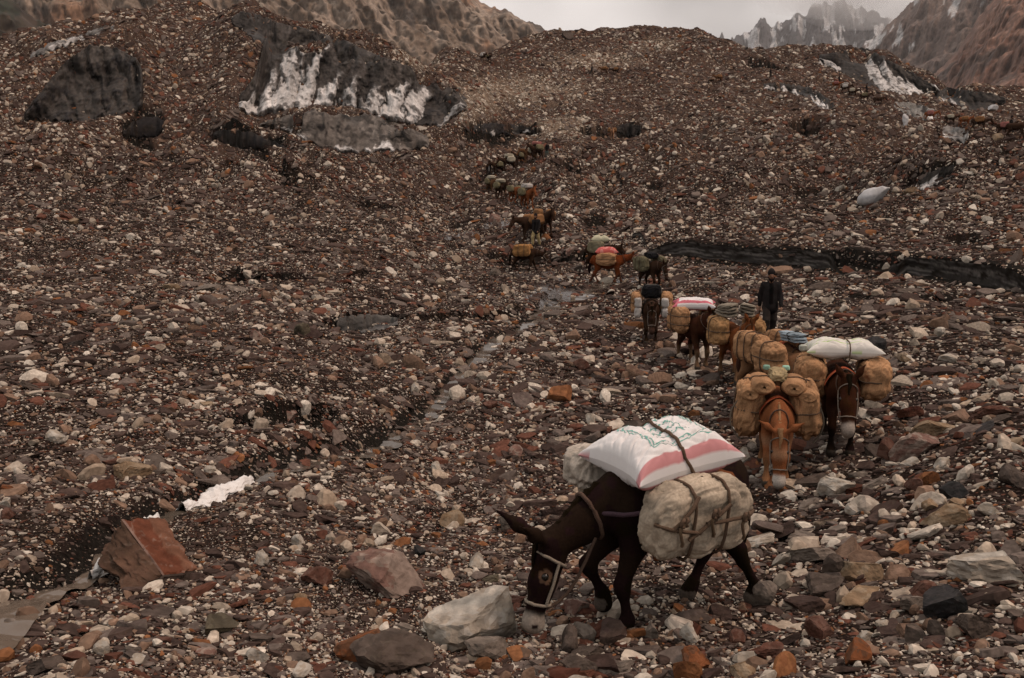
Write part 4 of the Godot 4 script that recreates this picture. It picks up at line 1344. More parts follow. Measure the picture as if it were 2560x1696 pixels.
# ---------- forms: bodies as smooth fields, bags, ropes
# bones: [a, ra, b, rb, width factor]
func body_mesh(bones: Array, cell: float, k: float, colour: Callable) -> ArrayMesh:
	var lo := Vector3.ONE * 1e9
	var hi := -lo
	for b in bones:
		var r: float = maxf(b[1], b[3]) + k + cell * 3.0
		lo = lo.min((b[0] as Vector3).min(b[2]) - Vector3.ONE * r)
		hi = hi.max((b[0] as Vector3).max(b[2]) + Vector3.ONE * r)
	var nx := int((hi.x - lo.x) / cell) + 2
	var ny := int((hi.y - lo.y) / cell) + 2
	var nz := int((hi.z - lo.z) / cell) + 2
	var f := PackedFloat32Array()
	f.resize(nx * ny * nz)
	f.fill(1.0)
	var nyz := ny * nz
	for b in bones:
		var a: Vector3 = b[0]
		var e: Vector3 = b[2]
		var ra: float = b[1]
		var rb: float = b[3]
		var fl: float = 1.0 / b[4]
		var r := maxf(ra, rb) + k + cell * 2.0
		var l0 := ((a.min(e) - Vector3.ONE * r - lo) / cell).floor()
		var h0 := ((a.max(e) + Vector3.ONE * r - lo) / cell).ceil()
		var ba := e - a
		var inv := 1.0 / maxf(ba.length_squared(), 1e-9)
		for i in range(maxi(int(l0.x), 0), mini(int(h0.x) + 1, nx)):
			var x := lo.x + i * cell - a.x
			for j in range(maxi(int(l0.y), 0), mini(int(h0.y) + 1, ny)):
				var y := lo.y + j * cell - a.y
				var xy := x * ba.x + y * ba.y
				var at := i * nyz + j * nz
				for n in range(maxi(int(l0.z), 0), mini(int(h0.z) + 1, nz)):
					var z := lo.z + n * cell - a.z
					var t := clampf((xy + z * ba.z) * inv, 0.0, 1.0)
					var qx := x - ba.x * t
					var qy := y - ba.y * t
					var qz := (z - ba.z * t) * fl
					var d := sqrt(qx * qx + qy * qy + qz * qz) - (ra + (rb - ra) * t)
					var o := f[at + n]
					var hh := maxf(k - absf(o - d), 0.0) / k
					f[at + n] = minf(o, d) - hh * hh * k * 0.25
	var ids := PackedInt32Array()
	ids.resize(nx * ny * nz)
	ids.fill(-1)
	var v := PackedVector3Array()
	var ix := PackedInt32Array()
	var co := [0, nz, nyz, nyz + nz, 1, nz + 1, nyz + 1, nyz + nz + 1]
	var cp := [Vector3(0, 0, 0), Vector3(0, 1, 0), Vector3(1, 0, 0), Vector3(1, 1, 0), Vector3(0, 0, 1), Vector3(0, 1, 1), Vector3(1, 0, 1), Vector3(1, 1, 1)]
	var ed := [[0, 1], [2, 3], [4, 5], [6, 7], [0, 2], [1, 3], [4, 6], [5, 7], [0, 4], [1, 5], [2, 6], [3, 7]]
	var lim := cell * 2.2
	for i in nx - 1:
		for j in ny - 1:
			for n in nz - 1:
				var at := i * nyz + j * nz + n
				var f0 := f[at]
				if f0 > lim or f0 < -lim:
					continue
				var s := 0
				for q in 8:
					if f[at + co[q]] < 0.0: s += 1
				if s == 0 or s == 8:
					continue
				var sum := Vector3.ZERO
				var m := 0
				for q in ed:
					var fa := f[at + co[q[0]]]
					var fb := f[at + co[q[1]]]
					if (fa < 0.0) != (fb < 0.0):
						sum += (cp[q[0]] as Vector3).lerp(cp[q[1]], fa / (fa - fb))
						m += 1
				ids[at] = v.size()
				v.append(lo + (Vector3(i, j, n) + sum / m) * cell)
	for i in range(1, nx - 1):
		for j in range(1, ny - 1):
			for n in range(1, nz - 1):
				var at := i * nyz + j * nz + n
				var f0 := f[at]
				if f0 > lim or f0 < -lim:
					continue
				for ax in 3:
					var st: int = [nyz, nz, 1][ax]
					var f1 := f[at + st]
					if (f0 < 0.0) == (f1 < 0.0):
						continue
					var u: int = [nz, 1, nyz][ax]
					var w: int = [1, nyz, nz][ax]
					var a := ids[at - u - w]
					var b := ids[at - w]
					var c := ids[at]
					var d := ids[at - u]
					if a < 0 or b < 0 or c < 0 or d < 0:
						continue
					if f0 < 0.0:
						ix.append_array([a, c, b, a, d, c])
					else:
						ix.append_array([a, b, c, a, c, d])
	var vol := 0.0
	for t in range(0, ix.size(), 3):
		vol += v[ix[t]].dot(v[ix[t + 2]].cross(v[ix[t + 1]]))
	if vol < 0.0:
		for t in range(0, ix.size(), 3):
			var q := ix[t + 1]
			ix[t + 1] = ix[t + 2]
			ix[t + 2] = q
	var c := PackedColorArray()
	for p in v:
		c.append(colour.call(p))
	return array_mesh(v, smooth_normals(v, ix), c, ix)

func spow(x: float, e: float) -> float:
	return signf(x) * pow(absf(x), e)

# a stuffed bundle: superellipsoid pinched by its ropes. lobes along x and y.
func bundle_at(half: Vector3, lx: int, ly: int, pinch: float, seed_: float, th: float, ph: float, lump := 1.0) -> Vector3:
	var e := 0.58
	var p := Vector3(spow(cos(ph), e) * spow(cos(th), e), spow(sin(ph), e), spow(cos(ph), e) * spow(sin(th), e))
	var s := 1.0
	for k in range(1, lx):
		var x := (k / float(lx)) * 2.0 - 1.0
		s -= pinch * exp(-pow((p.x - x) * 6.0, 2.0))
	for k in range(1, ly):
		var y := (k / float(ly)) * 2.0 - 1.0
		s -= pinch * exp(-pow((p.y - y) * 6.0, 2.0))
	var w := n4.get_noise_3d(p.x * 0.9 + seed_, p.y * 0.9, p.z * 0.9) * 0.32 + n4.get_noise_3d(p.x * 3.4 + seed_, p.y * 2.4, p.z * 2.4) * 0.08
	w -= 0.15 * maxf(1.0 - 5.0 * absf(n3.get_noise_3d(p.x * 1.5 + seed_, p.y * 1.1, p.z * 1.1)), 0.0) * 0.8
	w -= 0.09 * maxf(1.0 - 4.0 * absf(n3.get_noise_3d(p.x * 3.7, p.y * 1.9 + seed_, p.z * 2.5)), 0.0)
	s += w * lump
	return Vector3(p.x * half.x * (0.5 + 0.5 * s), p.y * half.y * (0.5 + 0.5 * s), p.z * half.z * s)

func bundle(half: Vector3, lx: int, ly: int, pinch: float, seed_: float, col: Color, nu := 72, nv := 42, lump := 1.0) -> ArrayMesh:
	var v := PackedVector3Array()
	var c := PackedColorArray()
	for i in nu:
		var th := i / float(nu) * TAU
		for j in nv:
			var ph := (j / float(nv - 1) - 0.5) * PI * 0.999
			var p := bundle_at(half, lx, ly, pinch, seed_, th, ph, lump)
			v.append(p)
			var f := 1.0 + 0.5 * n4.get_noise_3d(p.x * 3.0 + seed_, p.y * 3.0, p.z * 3.0) + 0.3 * n4.get_noise_3d(p.x * 14.0, p.y * 14.0 + seed_, p.z * 14.0)
			c.append(Color(col.r * f, col.g * f, col.b * f))
	return sheet(v, c, nu, nv, true, true)

# a tube along points
func tube(pts: PackedVector3Array, r: float, col: Color, closed := false, sides := 6) -> ArrayMesh:
	var v := PackedVector3Array()
	var c := PackedColorArray()
	var n := pts.size()
	var ref := Vector3(0.31, 0.87, 0.39)
	for i in n:
		var d := (pts[(i + 1) % n] - pts[(i - 1 + n) % n]) if closed else (pts[mini(i + 1, n - 1)] - pts[maxi(i - 1, 0)])
		d = d.normalized()
		var s := d.cross(ref).normalized()
		var t := d.cross(s)
		for k in sides:
			var a := k / float(sides) * TAU
			var tw := 1.0 + 0.16 * sin(i * 2.1 + a)
			v.append(pts[i] + (s * cos(a) + t * sin(a)) * r * tw)
			var f := 0.85 + 0.3 * fposmod(sin(i * 12.9898 + k * 4.1) * 43758.5, 1.0)
			c.append(Color(col.r * f, col.g * f, col.b * f))
	var ix := PackedInt32Array()
	for i in (n if closed else n - 1):
		var i2 := (i + 1) % n
		for k in sides:
			var k2 := (k + 1) % sides
			ix.append_array([i * sides + k, i * sides + k2, i2 * sides + k, i2 * sides + k, i * sides + k2, i2 * sides + k2])
	return array_mesh(v, smooth_normals(v, ix), c, ix)

func loop_pts(centre: Vector3, axis: Vector3, side: Vector3, rs: float, ru: float, n := 24) -> PackedVector3Array:
	var up := side.cross(axis).normalized()
	var out := PackedVector3Array()
	for k in n:
		var a := k / float(n) * TAU
		out.append(centre + side * cos(a) * rs + up * sin(a) * ru)
	return out

# rope wound round a bundle: at a share x along it (across x) or y (across y)
func rope_round(half: Vector3, lx: int, ly: int, pinch: float, seed_: float, across_x: bool, at: float, r: float, col: Color) -> ArrayMesh:
	var pts := PackedVector3Array()
	for k in 40:
		var a := k / 40.0 * TAU
		var best := Vector3.ZERO
		if across_x:
			# section x = at: point on the outline by angle in the yz plane
			var e := 0.62
			var ny := spow(sin(a), e)
			var nz := spow(cos(a), e)
			var shrink := pow(maxf(1.0 - pow(absf(at), 2.0 / e), 0.02), e * 0.5)
			best = Vector3(at * half.x, ny * half.y * shrink, nz * half.z * shrink) * 1.0
		else:
			var e := 0.62
			var nx := spow(cos(a), e)
			var nz := spow(sin(a), e)
			var shrink := pow(maxf(1.0 - pow(absf(at), 2.0 / e), 0.02), e * 0.5)
			best = Vector3(nx * half.x * shrink, at * half.y, nz * half.z * shrink)
		pts.append(best * Vector3(1.0, 1.0, 1.0) * (1.03 - pinch * 0.4) + Vector3(0, sin(k * 1.3) * 0.003, 0) + best.normalized() * r * 0.6)
	return tube(pts, r, col, true)

# a filled grain sack lying flat: pillow with four corner ears. u, w in -1..1
func sack_at(half: Vector3, seed_: float, u: float, w: float, top: bool, waist: float) -> Vector3:
	var ear := 0.10 * pow(absf(u * w), 4.0)
	var x := u * (1.0 + ear) * (1.0 - 0.06 * (1.0 - u * u) * 0.0 - 0.05 * (1.0 - w * w) * 0.0)
	var inx := 1.0 - 0.07 * (1.0 - u * u)
	var inz := 1.0 - 0.09 * (1.0 - w * w)
	x *= inz
	var z := w * (1.0 + ear) * inx
	var t := pow(maxf((1.0 - pow(absf(u), 4.0)) * (1.0 - pow(absf(w), 3.2)), 0.0), 0.46)
	t *= 1.0 - 0.10 * maxf(1.0 - 5.0 * absf(n3.get_noise_2d(u * 1.8 + seed_, w * 1.8)), 0.0)
	t *= 1.0 - waist * exp(-pow((u - 0.12) * 5.0, 2.0))
	t *= 1.0 + 0.16 * n4.get_noise_2d(u * 1.6 + seed_, w * 1.6) + 0.05 * n4.get_noise_2d(u * 6.0 + seed_, w * 6.0)
	var y := half.y * t * (1.0 if top else -0.7)
	return Vector3(x * half.x, y, z * half.z)

func sack(half: Vector3, seed_: float, waist: float, colour: Callable, nu := 56, nv := 40) -> ArrayMesh:
	var v := PackedVector3Array()
	var c := PackedColorArray()
	for side in 2:
		for i in nu:
			var u := i / float(nu - 1) * 2.0 - 1.0
			u = signf(u) * pow(absf(u), 0.8)
			for j in nv:
				var w := j / float(nv - 1) * 2.0 - 1.0
				w = signf(w) * pow(absf(w), 0.8)
				v.append(sack_at(half, seed_, u, w, side == 0, waist))
				c.append(colour.call(u, w, side == 0))
	var ix := PackedInt32Array()
	for side in 2:
		for i in nu - 1:
			for j in nv - 1:
				var a := side * nu * nv + i * nv + j
				if side == 0:
					ix.append_array([a, a + nv, a + 1, a + nv, a + nv + 1, a + 1])
				else:
					ix.append_array([a, a + 1, a + nv, a + nv, a + 1, a + nv + 1])
	return array_mesh(v, smooth_normals(v, ix), c, ix)

# a rolled blanket: round in section, blunt at the ends
func blanket_roll(half: Vector3, seed_: float, col: Color, nu := 28, nv := 30) -> ArrayMesh:
	var v := PackedVector3Array()
	var c := PackedColorArray()
	for i in nu:
		var th := i / float(nu) * TAU
		for j in nv:
			var ph := (j / float(nv - 1) - 0.5) * PI * 0.999
			var x := spow(sin(ph), 0.45)
			var r := spow(cos(ph), 0.32)
			r *= 1.0 + 0.10 * n4.get_noise_3d(x * 1.6 + seed_, cos(th), sin(th)) - 0.07 * exp(-pow((x - 0.3) * 7.0, 2.0)) - 0.05 * exp(-pow((x + 0.45) * 7.0, 2.0))
			r -= 0.05 * maxf(1.0 - 5.0 * absf(n3.get_noise_3d(x * 2.0 + seed_, cos(th) * 1.4, sin(th) * 1.4)), 0.0)
			if absf(x) > 0.96:
				x += 0.03 * sin(th * 2.0 + r * 9.0)
			v.append(Vector3(x * half.x, sin(th) * r * half.y, cos(th) * r * half.z))
			var f := 1.0 + 0.5 * n4.get_noise_3d(x * 1.2 + seed_, sin(th) * 0.6, cos(th) * 0.6)
			c.append(Color(col.r * f, col.g * f, col.b * f))
	return sheet(v, c, nu, nv, false, true)

# ---------- animals. Local axes: +x forward, +y up, +z to the animal's right; sizes in shares of the height at the withers
func two_link(a: Vector3, b: Vector3, l1: float, l2: float, pole: float) -> Vector3:
	var d := b - a
	var l := minf(d.length(), (l1 + l2) * 0.999)
	var t := (l1 * l1 - l2 * l2 + l * l) / (2.0 * l)
	var h := sqrt(maxf(l1 * l1 - t * t, 0.0))
	var n := d.normalized()
	var side := Vector3(-n.y, n.x, 0).normalized()
	if side.x * pole < 0.0: side = -side
	return a + n * t + side * h

# pose: neck and head angle in degrees, hooves FL FR HL HR as [dx, lift]
func equid(pose: Dictionary) -> Dictionary:
	var B := []
	var V := func(x: float, y: float, z := 0.0) -> Vector3: return Vector3(x, y, z)
	B.append([V.call(0.42, 0.76), 0.145, V.call(0.26, 0.745), 0.195, 0.88])
	B.append([V.call(0.26, 0.745), 0.20, V.call(-0.02, 0.71), 0.225, 0.95])
	B.append([V.call(-0.02, 0.71), 0.225, V.call(-0.26, 0.75), 0.20, 0.95])
	B.append([V.call(-0.26, 0.75), 0.20, V.call(-0.45, 0.80), 0.165, 0.95])
	B.append([V.call(-0.45, 0.80), 0.165, V.call(-0.55, 0.74), 0.10, 0.9])
	B.append([V.call(0.30, 0.90), 0.075, V.call(0.12, 0.86), 0.08, 0.7])
	var na := deg_to_rad(pose.neck)
	var ha := deg_to_rad(pose.head)
	var n0: Vector3 = V.call(0.36, 0.81)
	var turn: float = pose.get("turn", 0.0)
	var nlen: float = pose.get("neck_len", 0.46)
	var poll := n0 + Vector3(cos(na) * cos(turn * 0.5), sin(na), sin(turn * 0.5)) * nlen
	var hd := Vector3(cos(ha) * cos(turn), -sin(ha), sin(turn) * cos(ha)).normalized()
	var hs: float = pose.get("head_size", 1.0)
	var hl := 0.44 * hs
	hs *= pose.get("head_wide", 1.0)
	var under := Vector3(hd.y, -hd.x, 0).normalized() if hd.x > 0.02 else Vector3(-1, 0, 0)
	if under.y > 0.0 and hd.x > 0.3: under = -under
	if pose.head > 60.0: under = Vector3(-sin(ha), -cos(ha), 0)
	B.append([n0, 0.165, n0.lerp(poll, 0.5) + Vector3(0, -0.015, 0), 0.125, 0.62])
	B.append([n0.lerp(poll, 0.5) + Vector3(0, -0.015, 0), 0.125, poll - Vector3(0, 0.02, 0), 0.090, 0.66])
	var mid := poll + hd * hl * 0.45
	var muz := poll + hd * hl * 0.93
	B.append([poll + hd * 0.01, 0.082 * hs, mid, 0.074 * hs, 0.80])
	B.append([mid, 0.074 * hs, muz, 0.054 * hs, 0.84])
	B.append([poll + hd * hl * 0.18 + under * 0.055 * hs, 0.070 * hs, poll + hd * hl * 0.60 + under * 0.035 * hs, 0.050 * hs, 0.66])
	B.append([muz, 0.056 * hs, muz + hd * 0.018 + under * 0.022, 0.050 * hs, 0.95])
	# ears
	var el: float = pose.get("ear", 0.2)
	var ea := deg_to_rad(pose.get("ear_angle", 70.0))
	var edir := Vector3(cos(ea), sin(ea), 0)
	var spread: float = pose.get("ear_spread", 0.35)
	for s in [-1.0, 1.0]:
		var e0: Vector3 = poll + Vector3(0, 0, s * 0.042 * hs) - under * 0.055 * hs - hd * 0.01
		var ed := (edir + Vector3(0, 0, s * spread)).normalized()
		B.append([e0, 0.022, e0 + ed * el * 0.5, 0.034, 0.8])
		B.append([e0 + ed * el * 0.5, 0.034, e0 + ed * el, 0.009, 0.8])
	# legs
	var feet := []
	var hooves: Array = pose.legs
	for n in 4:
		var s := -1.0 if n % 2 == 0 else 1.0
		var front := n < 2
		var z := s * (0.105 if front else 0.115)
		var hx: float = hooves[n][0]
		var hy: float = hooves[n][1]
		var bend: float = hooves[n][2] if hooves[n].size() > 2 else 0.0
		if front:
			var sh: Vector3 = V.call(0.34, 0.70, z * 0.95)
			var el_: Vector3 = V.call(0.30, 0.545, z)
			var ft: Vector3 = V.call(0.32 + hx, 0.075 + hy, z)
			var kn := two_link(el_, ft, 0.255, 0.235, 1.0)
			B.append([sh, 0.105, el_, 0.085, 0.7])
			B.append([el_, 0.083, kn, 0.042, 0.85])
			B.append([kn, 0.044, kn.lerp(ft, 0.2), 0.033, 0.9])
			B.append([kn.lerp(ft, 0.2), 0.029, ft, 0.033, 0.9])
			feet.append([ft, bend])
		else:
			var hip: Vector3 = V.call(-0.40, 0.74, z * 0.8)
			var sf: Vector3 = V.call(-0.34, 0.56, z)
			var ft: Vector3 = V.call(-0.47 + hx, 0.075 + hy, z)
			var hk := two_link(sf, ft, 0.265, 0.275, -1.0)
			B.append([hip, 0.15, sf, 0.105, 0.72])
			B.append([sf, 0.10, hk, 0.050, 0.8])
			B.append([hk + V.call(-0.012, 0.015), 0.044, hk.lerp(ft, 0.25), 0.035, 0.85])
			B.append([hk.lerp(ft, 0.25), 0.031, ft, 0.034, 0.9])
			feet.append([ft, bend])
	for q in feet:
		var a: Vector3 = q[0]
		var bd: float = q[1]
		var dir := Vector3(0.035, -0.05, 0).rotated(Vector3.BACK, -bd)
		B.append([a, 0.036, a + dir, 0.044, 0.95])
		B.append([a + dir, 0.044, a + dir * 1.18, 0.050, 0.95])
	return {"bones": B, "poll": poll, "dir": hd, "under": under, "muzzle": muz, "feet": feet, "neck0": n0, "hl": hl, "hs": hs}

# coat: main, belly, legs, muzzle, mane colours
func animal(called: String, label: String, category: String, at: Vector3, face: float, h: float, pose: Dictionary, coat: Dictionary, cell: float, group: String, gear := 2) -> Node3D:
	var f := Vector3(sin(face), 0, cos(face))
	var t := thing(called, label, category, at, atan2(-f.z, f.x), group)
	var e := equid(pose)
	var bones := []
	for b in e.bones:
		bones.append([b[0] * h, b[1] * h, b[2] * h, b[3] * h, b[4]])
	var muz: Vector3 = e.muzzle * h
	var poll: Vector3 = e.poll * h
	var hd: Vector3 = e.dir
	var und: Vector3 = e.under
	var hl: float = e.hl * h
	var main: Color = coat.main
	var mesh := body_mesh(bones, cell, 0.05 * h, func(p: Vector3) -> Color:
		var col := main
		var w := n4.get_noise_3d(p.x * 3.0, p.y * 3.0 + h * 9.0, p.z * 3.0)
		var low := p.y / h
		col = col.lerp(coat.belly, smoothstep(0.60, 0.50, low) * smoothstep(0.40, 0.48, low) * 0.8)
		var along := (p - poll).dot(hd) / hl
		var headish := along > 0.15 and (p - poll - hd * along * hl).length() < 0.17 * h
		if low < 0.42 and not headish:
			col = col.lerp(coat.leg, smoothstep(0.42, 0.25, low + w * 0.1))
		for ft in e.feet:
			if (p - (ft[0] as Vector3) * h - Vector3(0.04, -0.055, 0) * h).length() < 0.062 * h and p.y < (ft[0] as Vector3).y * h - 0.022 * h:
				col = coat.get("hoof", Color(0.06, 0.05, 0.04))
		if headish:
			col = col.lerp(coat.muzzle, smoothstep(0.76, 0.84, along + w * 0.06))
			var nos := muz + hd * 0.012 * h - und * 0.018 * h
			if Vector2((p - nos).dot(hd), (p - nos).dot(und)).length() < 0.017 * h and absf(p.z - muz.z) > 0.022 * h:
				col = Color(0.03, 0.022, 0.02)
			if coat.has("blaze"):
				var front := (p - poll).dot(-und)
				if absf(p.z - poll.z - hd.z * along * hl) < 0.026 * h * (1.0 + w) and front > 0.02 * h and along > 0.2:
					col = coat.blaze
			if coat.has("eye_ring"):
				var ey := poll + hd * hl * 0.36 - und * 0.022 * h
				if (Vector2((p - ey).dot(hd), (p - ey).dot(und)) / h).length() < 0.040 and absf(p.z - ey.z) > 0.03 * h:
					col = coat.eye_ring
		var k := 1.0 + 0.45 * w
		return Color(col.r * k, col.g * k, col.b * k))
	part("body", mesh, M.fur, t)
	# eyes
	for s in [-1.0, 1.0]:
		var sp := SphereMesh.new()
		sp.radius = 0.023 * h
		sp.height = 0.046 * h
		sp.radial_segments = 12
		sp.rings = 6
		var ey := part("eye", sp, M.eye, t)
		ey.position = poll + hd * hl * 0.36 - und * 0.024 * h + Vector3(0, 0, s * 0.058 * h * e.hs)
	# tail
	var tp := PackedVector3Array()
	var tv := PackedVector3Array()
	var tc := PackedColorArray()
	for i in 12:
		var q := i / 11.0
		var c0 := Vector3(-0.56 - 0.10 * sin(q * 2.2), 0.80 - 0.46 * q, 0.02 * sin(q * 3.0)) * h
		var r: float = (0.028 + 0.030 * sin(q * PI)) * h * coat.get("tail", 1.0)
		for k in 8:
			var a := k / 8.0 * TAU
			tv.append(c0 + Vector3(cos(a) * r, 0, sin(a) * r * 0.8))
			tc.append(coat.mane)
	part("tail", sheet_rows(tv, tc, 12, 8), M.fur, t)
	# mane: an upright crest along the neck
	var mv := PackedVector3Array()
	var mc := PackedColorArray()
	var n0: Vector3 = e.neck0 * h
	var nd := (poll - n0).normalized()
	var nup := Vector3(-nd.y, nd.x, 0).normalized()
	for i in 16:
		var q := i / 15.0
		var c0 := n0.lerp(poll, q * 1.02) + nup * lerpf(0.135, 0.070, q) * h
		var hh: float = (0.050 * sin(clampf(q * 1.1 + 0.12, 0, 1) * PI) + 0.012 * sin(i * 2.7)) * h
		for k in 6:
			var a := k / 6.0 * TAU
			mv.append(c0 + nup * sin(a) * hh + Vector3(0, 0, cos(a) * 0.018 * h))
			mc.append(coat.mane)
	part("mane", sheet_rows(mv, mc, 16, 6), M.fur, t)
	# forelock falling between the ears
	if gear == 2:
		var fv := PackedVector3Array()
		var fc := PackedColorArray()
		for i in 9:
			var q := i / 8.0
			var c0: Vector3 = poll - und * lerpf(0.095, 0.082, q) * h * e.hs + hd * hl * lerpf(-0.10, 0.30, q) - und * 0.012 * sin(q * PI) * h
			var r := 0.030 * h * (1.0 - q * 0.8)
			for k in 6:
				var g := k / 6.0 * TAU
				fv.append(c0 + Vector3(0, 0, cos(g) * r * 1.1 + 0.006 * sin(q * 9.0)) - und * sin(g) * r * 0.5)
				fc.append(coat.mane)
		part("forelock", sheet_rows(fv, fc, 9, 6), M.fur, t)
	if gear > 0:
		var rc: Color = coat.get("halter", Color(0.42, 0.36, 0.29))
		var side := Vector3(0, 0, 1)
		var rr := 0.0065 * h if gear == 2 else 0.011 * h
		rr *= coat.get("rope", 1.0)
		var hs: float = e.hs
		var ha := part("halter", tube(loop_pts(poll + hd * hl * 0.70 + und * 0.008 * h, hd, side, 0.064 * h * hs, 0.078 * h * hs), rr, rc, true), M.rope, t)
		part("brow_rope", tube(loop_pts(poll + hd * hl * 0.17 + und * 0.02 * h, (hd - und * 0.35).normalized(), side, 0.074 * h * hs, 0.112 * h * hs), rr, rc, true), M.rope, ha)
		for s in [-1.0, 1.0]:
			var pts := PackedVector3Array()
			for k in 7:
				var q := k / 6.0
				pts.append(poll + hd * hl * lerpf(0.17, 0.70, q) + und * lerpf(0.04, 0.02, q) * h + Vector3(0, 0, s * (lerpf(0.076, 0.066, q) + 0.006 * sin(q * PI)) * h * hs))
			part("cheek_rope", tube(pts, rr, rc), M.rope, ha)
		if gear == 2:
			var c := n0.lerp(poll, 0.42)
			part("neck_rope", tube(loop_pts(c, nd, side, 0.098 * h, 0.152 * h, 30), rr * 1.4, Color(0.17, 0.10, 0.07), true), M.rope, t)
	return t

func sheet_rows(v: PackedVector3Array, c: PackedColorArray, nu: int, nk: int) -> ArrayMesh:
	var ix := PackedInt32Array()
	for i in nu - 1:
		for k in nk:
			var k2 := (k + 1) % nk
			ix.append_array([i * nk + k, i * nk + k2, (i + 1) * nk + k, (i + 1) * nk + k, i * nk + k2, (i + 1) * nk + k2])
	for k in range(1, nk - 1):
		ix.append_array([0, k + 1, k])
		ix.append_array([(nu - 1) * nk, (nu - 1) * nk + k, (nu - 1) * nk + k + 1])
	return array_mesh(v, smooth_normals(v, ix), c, ix)

# woven pad over the withers
func pad(t: Node3D, h: float, x: float, colour: Callable, wide := 0.09, drop := 0.16) -> void:
	var v := PackedVector3Array()
	var c := PackedColorArray()
	for i in 8:
		for j in 20:
			var a := (j / 19.0 - 0.5) * 2.0
			var ang := a * 1.25
			v.append(Vector3(x + (i / 7.0 - 0.5) * wide * 2.0, 0.80 + 0.20 * cos(ang) - drop * absf(a) * 0.4, 0.215 * sin(ang)) * h)
			c.append(colour.call(i / 7.0, j / 19.0))
	part("saddle_pad", sheet(v, c, 8, 20, true), M.cloth, t)

const TAN := Color(0.41, 0.232, 0.122)
const STRING := Color(0.20, 0.125, 0.08)

# a bale hung on one flank: side -1 left, +1 right
func bale(label: String, a: Node3D, h: float, side: float, centre: Vector3, half: Vector3, lx: int, ly: int, col: Color, seed_: float, group: String, called := "pack_bale", roll := 0.0, ropes := true, lump := 0.8) -> Node3D:
	var t := thing(called, label, "bale", a.position, a.rotation.y, group)
	var g := Node3D.new()
	g.position = Vector3(centre.x, centre.y, centre.z * side) * h
	g.name = "bundle"
	var hv := half * h
	var m := part("bundle", bundle(hv, lx, ly, 0.14, seed_, col, 84, 50, lump), M.cloth, t)
	m.position = g.position
	m.rotation = Vector3(roll * side, 0, 0)
	g.free()
	if ropes:
		for k in range(1, lx):
			part("rope", rope_round(hv, lx, ly, 0.20, seed_, true, (k / float(lx)) * 2.0 - 1.0, 0.011, STRING), M.rope, m)
		for k in range(1, ly):
			part("rope", rope_round(hv, lx, ly, 0.20, seed_, false, (k / float(ly)) * 2.0 - 1.0, 0.011, STRING), M.rope, m)
	return t

func plain_sack(called: String, label: String, a: Node3D, at: Vector3, half: Vector3, yaw: float, tilt: float, waist: float, colour: Callable, seed_: float, group := "") -> Node3D:
	var t := thing(called, label, "sack", a.position, a.rotation.y, group)
	var m := part("cloth", sack(half, seed_, waist, colour, 72, 84), M.sackcloth, t)
	m.position = at
	m.rotation = Vector3(tilt, yaw, 0)
	return t

func coat(kind: String) -> Dictionary:
	match kind:
		"black": return {"main": Color(0.020, 0.012, 0.010), "belly": Color(0.022, 0.013, 0.010), "leg": Color(0.016, 0.010, 0.008), "muzzle": Color(0.36, 0.31, 0.26), "mane": Color(0.012, 0.008, 0.007), "eye_ring": Color(0.15, 0.09, 0.06), "hoof": Color(0.11, 0.09, 0.075), "halter": Color(0.5, 0.42, 0.33), "rope": 1.5}
		"orange": return {"main": Color(0.24, 0.088, 0.038), "belly": Color(0.30, 0.17, 0.10), "leg": Color(0.24, 0.12, 0.06), "muzzle": Color(0.48, 0.43, 0.38), "mane": Color(0.30, 0.17, 0.09), "halter": Color(0.4, 0.34, 0.28)}
		"bay": return {"main": Color(0.050, 0.020, 0.011), "belly": Color(0.06, 0.03, 0.02), "leg": Color(0.020, 0.012, 0.009), "muzzle": Color(0.40, 0.34, 0.29), "mane": Color(0.012, 0.008, 0.007), "halter": Color(0.45, 0.37, 0.30)}
		"blaze": return {"main": Color(0.050, 0.020, 0.012), "belly": Color(0.05, 0.025, 0.015), "leg": Color(0.16, 0.10, 0.06), "muzzle": Color(0.06, 0.03, 0.02), "mane": Color(0.015, 0.009, 0.007), "blaze": Color(0.6, 0.56, 0.52), "halter": Color(0.4, 0.33, 0.27)}
		"chestnut": return {"main": Color(0.17, 0.058, 0.022), "belly": Color(0.20, 0.09, 0.05), "leg": Color(0.16, 0.09, 0.05), "muzzle": Color(0.22, 0.13, 0.09), "mane": Color(0.07, 0.03, 0.015), "halter": Color(0.3, 0.22, 0.16)}
		"brown": return {"main": Color(0.20, 0.105, 0.055), "belly": Color(0.24, 0.14, 0.08), "leg": Color(0.12, 0.07, 0.04), "muzzle": Color(0.3, 0.2, 0.13), "mane": Color(0.06, 0.03, 0.02)}
		"red": return {"main": Color(0.16, 0.042, 0.015), "belly": Color(0.16, 0.05, 0.02), "leg": Color(0.12, 0.05, 0.03), "muzzle": Color(0.45, 0.38, 0.33), "mane": Color(0.018, 0.01, 0.008), "blaze": Color(0.55, 0.5, 0.46)}
		_: return {"main": Color(0.040, 0.022, 0.014), "belly": Color(0.05, 0.03, 0.02), "leg": Color(0.025, 0.015, 0.01), "muzzle": Color(0.07, 0.04, 0.03), "mane": Color(0.012, 0.008, 0.006), "halter": Color(0.45, 0.38, 0.32)}

func stand(neck: float, head: float, legs := []) -> Dictionary:
	return {"neck": neck, "head": head, "ear": 0.19, "ear_angle": 75.0, "head_size": 1.08, "legs": legs if legs else [[0.0, 0.0], [0.05, 0.0], [0.02, 0.0], [-0.05, 0.0]]}

func red_pad(u: float, w: float) -> Color:
	var k := (int(u * 4.0) + int(w * 12.0)) % 3
	return Color(0.36, 0.045, 0.025) if k == 0 else Color(0.33, 0.15, 0.05) if k == 1 else Color(0.25, 0.03, 0.02)

